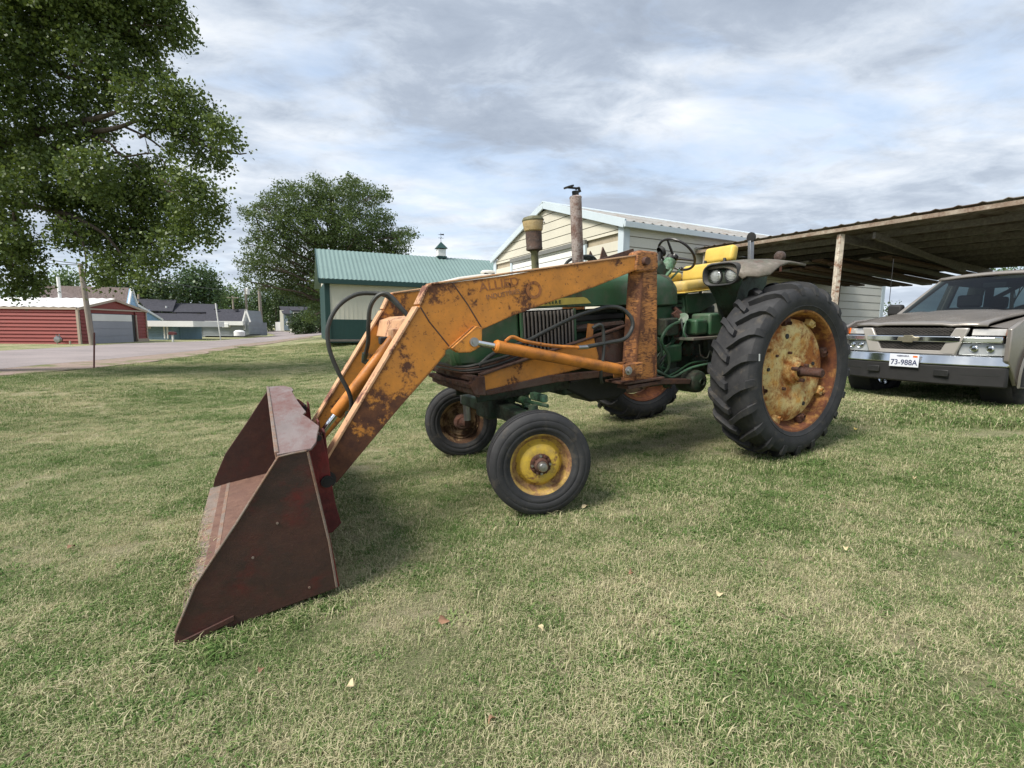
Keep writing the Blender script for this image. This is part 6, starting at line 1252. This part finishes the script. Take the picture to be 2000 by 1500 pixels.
    # wheels
    prof = [(.205, -.11), (.225, -.122), (.27, -.127), (.32, -.122), (.350, -.105), (.362, -.085), (.366, -.05), (.358, -.047), (.358, -.040), (.367, -.037), (.368, .037), (.358, .04), (.358, .047), (.366, .05), (.362, .085), (.35, .105), (.32, .122), (.27, .127), (.205, .11)]
    tm_ = MB().lathe(prof, (0, 0, 0), (1, 0, 0), 56).mesh('tyre', 'rubber', 40)
    rim = MB().lathe([(.208, .115), (.215, .105), (.20, .09), (.19, .0), (.19, -.1), (.208, -.11)], (0, 0, 0), (1, 0, 0), 40).lathe([(.0, .07), (.055, .07), (.06, .05), (.05, .03), (0, .03)], (0, 0, 0), (1, 0, 0), 24)
    for k in range(6): a = k*math.pi/3; rim.beam((.06, .04*math.cos(a), .04*math.sin(a)), (.085, .195*math.cos(a), .195*math.sin(a)), .065, .03, (1, 0, 0))
    rmm = rim.mesh('rim', 'chrome', 35)
    for s, y in ((1, fwx), (-1, fwx), (1, rwx), (-1, rwx)):
        w = bpy.data.objects.new('wheel', rmm); C.objects.link(w); w.parent = t; w.location = (s*.745, y, .375)
        if s < 0: w.rotation_euler = (0, 0, math.pi)
        ty = bpy.data.objects.new('tyre', tm_); C.objects.link(ty); ty.parent = w
        part('wheel_well', MB().lathe([(.44, -.18), (.44, .10)], (s*.72, y, .42), (1, 0, 0), 24), 'interior', t)
pickup()

# ================================================================== CAMPER behind the tractor
def camper():
    M['camper'] = sidingm('white_camper_skin', (.66, .64, .60))
    Y = 15.5; a = at(868, 549, Y); t = thing('camper_trailer', 'white camper trailer roof showing between the loader boom and the barn', 'camper trailer', frame((a.x, a.y, G(a.x, a.y)), eU, eV))
    zt = a.z-G(a.x, a.y); prof = [(0, .42), (0, zt-.25), (.12, zt+.02), (.5, zt+.16), (1.3, zt+.30), (2.4, zt+.33), (4.2, zt+.30), (4.6, zt-.1), (4.7, .42), (4.0, .30), (.5, .30)]
    part('body', MB().prism(prof, 0, 2.2), 'camper', t, .05, 50)
    part('roof_vent', MB().lathe([(.0, .17), (.20, .15), (.26, .10), (.25, .06), (.19, .03), (.19, -.05), (0, -.05)], (1.75, .5, zt+.33), (0, 0, 1), 20), 'camper', t, .0, 40); part('vent_base', MB().box((1.75, .5, zt+.35), (.36, .36, .05)), 'black', t)
    part('window', MB().box((2.2, -.005, 1.55), (.9, .03, .5)), 'winglass', t, .01); part('side_stripe', MB().box((2.35, -.006, 1.05), (4.2, .02, .12)), 'tan', t)
    for x in (2.1, 2.75): part('wheel', MB().lathe([(.0, -.09), (.3, -.09), (.33, -.06), (.33, .06), (.3, .09), (0, .09)], (x, .15, .33), (0, 1, 0), 24), 'rubber', t, .01)
camper()

# ================================================================== fallen leaves on the lawn
M['dryleaf'] = plain('dry_brown_leaf', (.24, .13, .075), .7, .3, 30); M['paleleaf'] = plain('pale_dry_leaf', (.55, .45, .27), .7, .2, 30); M['yellowleaf'] = plain('yellow_leaf', (.70, .52, .12), .6, .2, 30)
LF = [(867, 1222, 'dryleaf', .055, 'curled brown leaf on the lawn in front of the near front wheel'), (1404, 1170, 'paleleaf', .04, 'pale leaf on the grass in line with the loader post, between wheel and picture bottom'), (1143, 996, 'paleleaf', .05, 'pale torn leaf just right of the near front tyre'), (1055, 1238, 'paleleaf', .035, 'small cream leaf on the lawn below the near front wheel'),
      (1671, 843, 'yellowleaf', .05, 'yellow leaf on the grass right of the big rear tyre'), (1232, 1128, 'dryleaf', .03, 'small reddish leaf in the grass midway right of the front wheel'), (684, 1350, 'paleleaf', .035, 'pale leaf in the foreground right of the bucket'), (510, 1090+230, 'dryleaf', .03, 'brown leaf scrap in the grass below the bucket'),
      (140, 1075, 'dryleaf', .05, 'reddish leaf on the dry patch left of the bucket'), (1785, 940, 'paleleaf', .035, 'pale leaf on the lawn at the right below the pick-up'), (960, 1420, 'dryleaf', .03, 'dark leaf bit at the bottom middle of the lawn'), (1650, 1080, 'paleleaf', .03, 'tiny pale leaf on the right part of the lawn')]
for k, (u, v, mt, s, lb) in enumerate(LF):
    p = gpix(u, v); mb = MB(); n = 9; r1 = random.Random(k)
    pts = [(s*.62*math.cos(a)*(1+.25*r1.uniform(-1, 1)), s*.42*math.sin(a)*(1+.3*r1.uniform(-1, 1)), .012*math.cos(a*2+k)+.008*r1.random()) for a in np.linspace(0, 2*math.pi, n, endpoint=False)]
    mb.add(pts+[(0, 0, .004)], [(i, (i+1) % n, n) for i in range(n)])
    o = part('fallen_leaf', mb, mt, None, 0, 60); o.location = (p.x, p.y, p.z+.028); o.scale = (.8, .8, .8); o.rotation_euler = (r1.uniform(-.3, .3), r1.uniform(-.3, .3), r1.uniform(0, 6)); tag(o, lb, 'leaf', 'fallen leaves on the lawn')
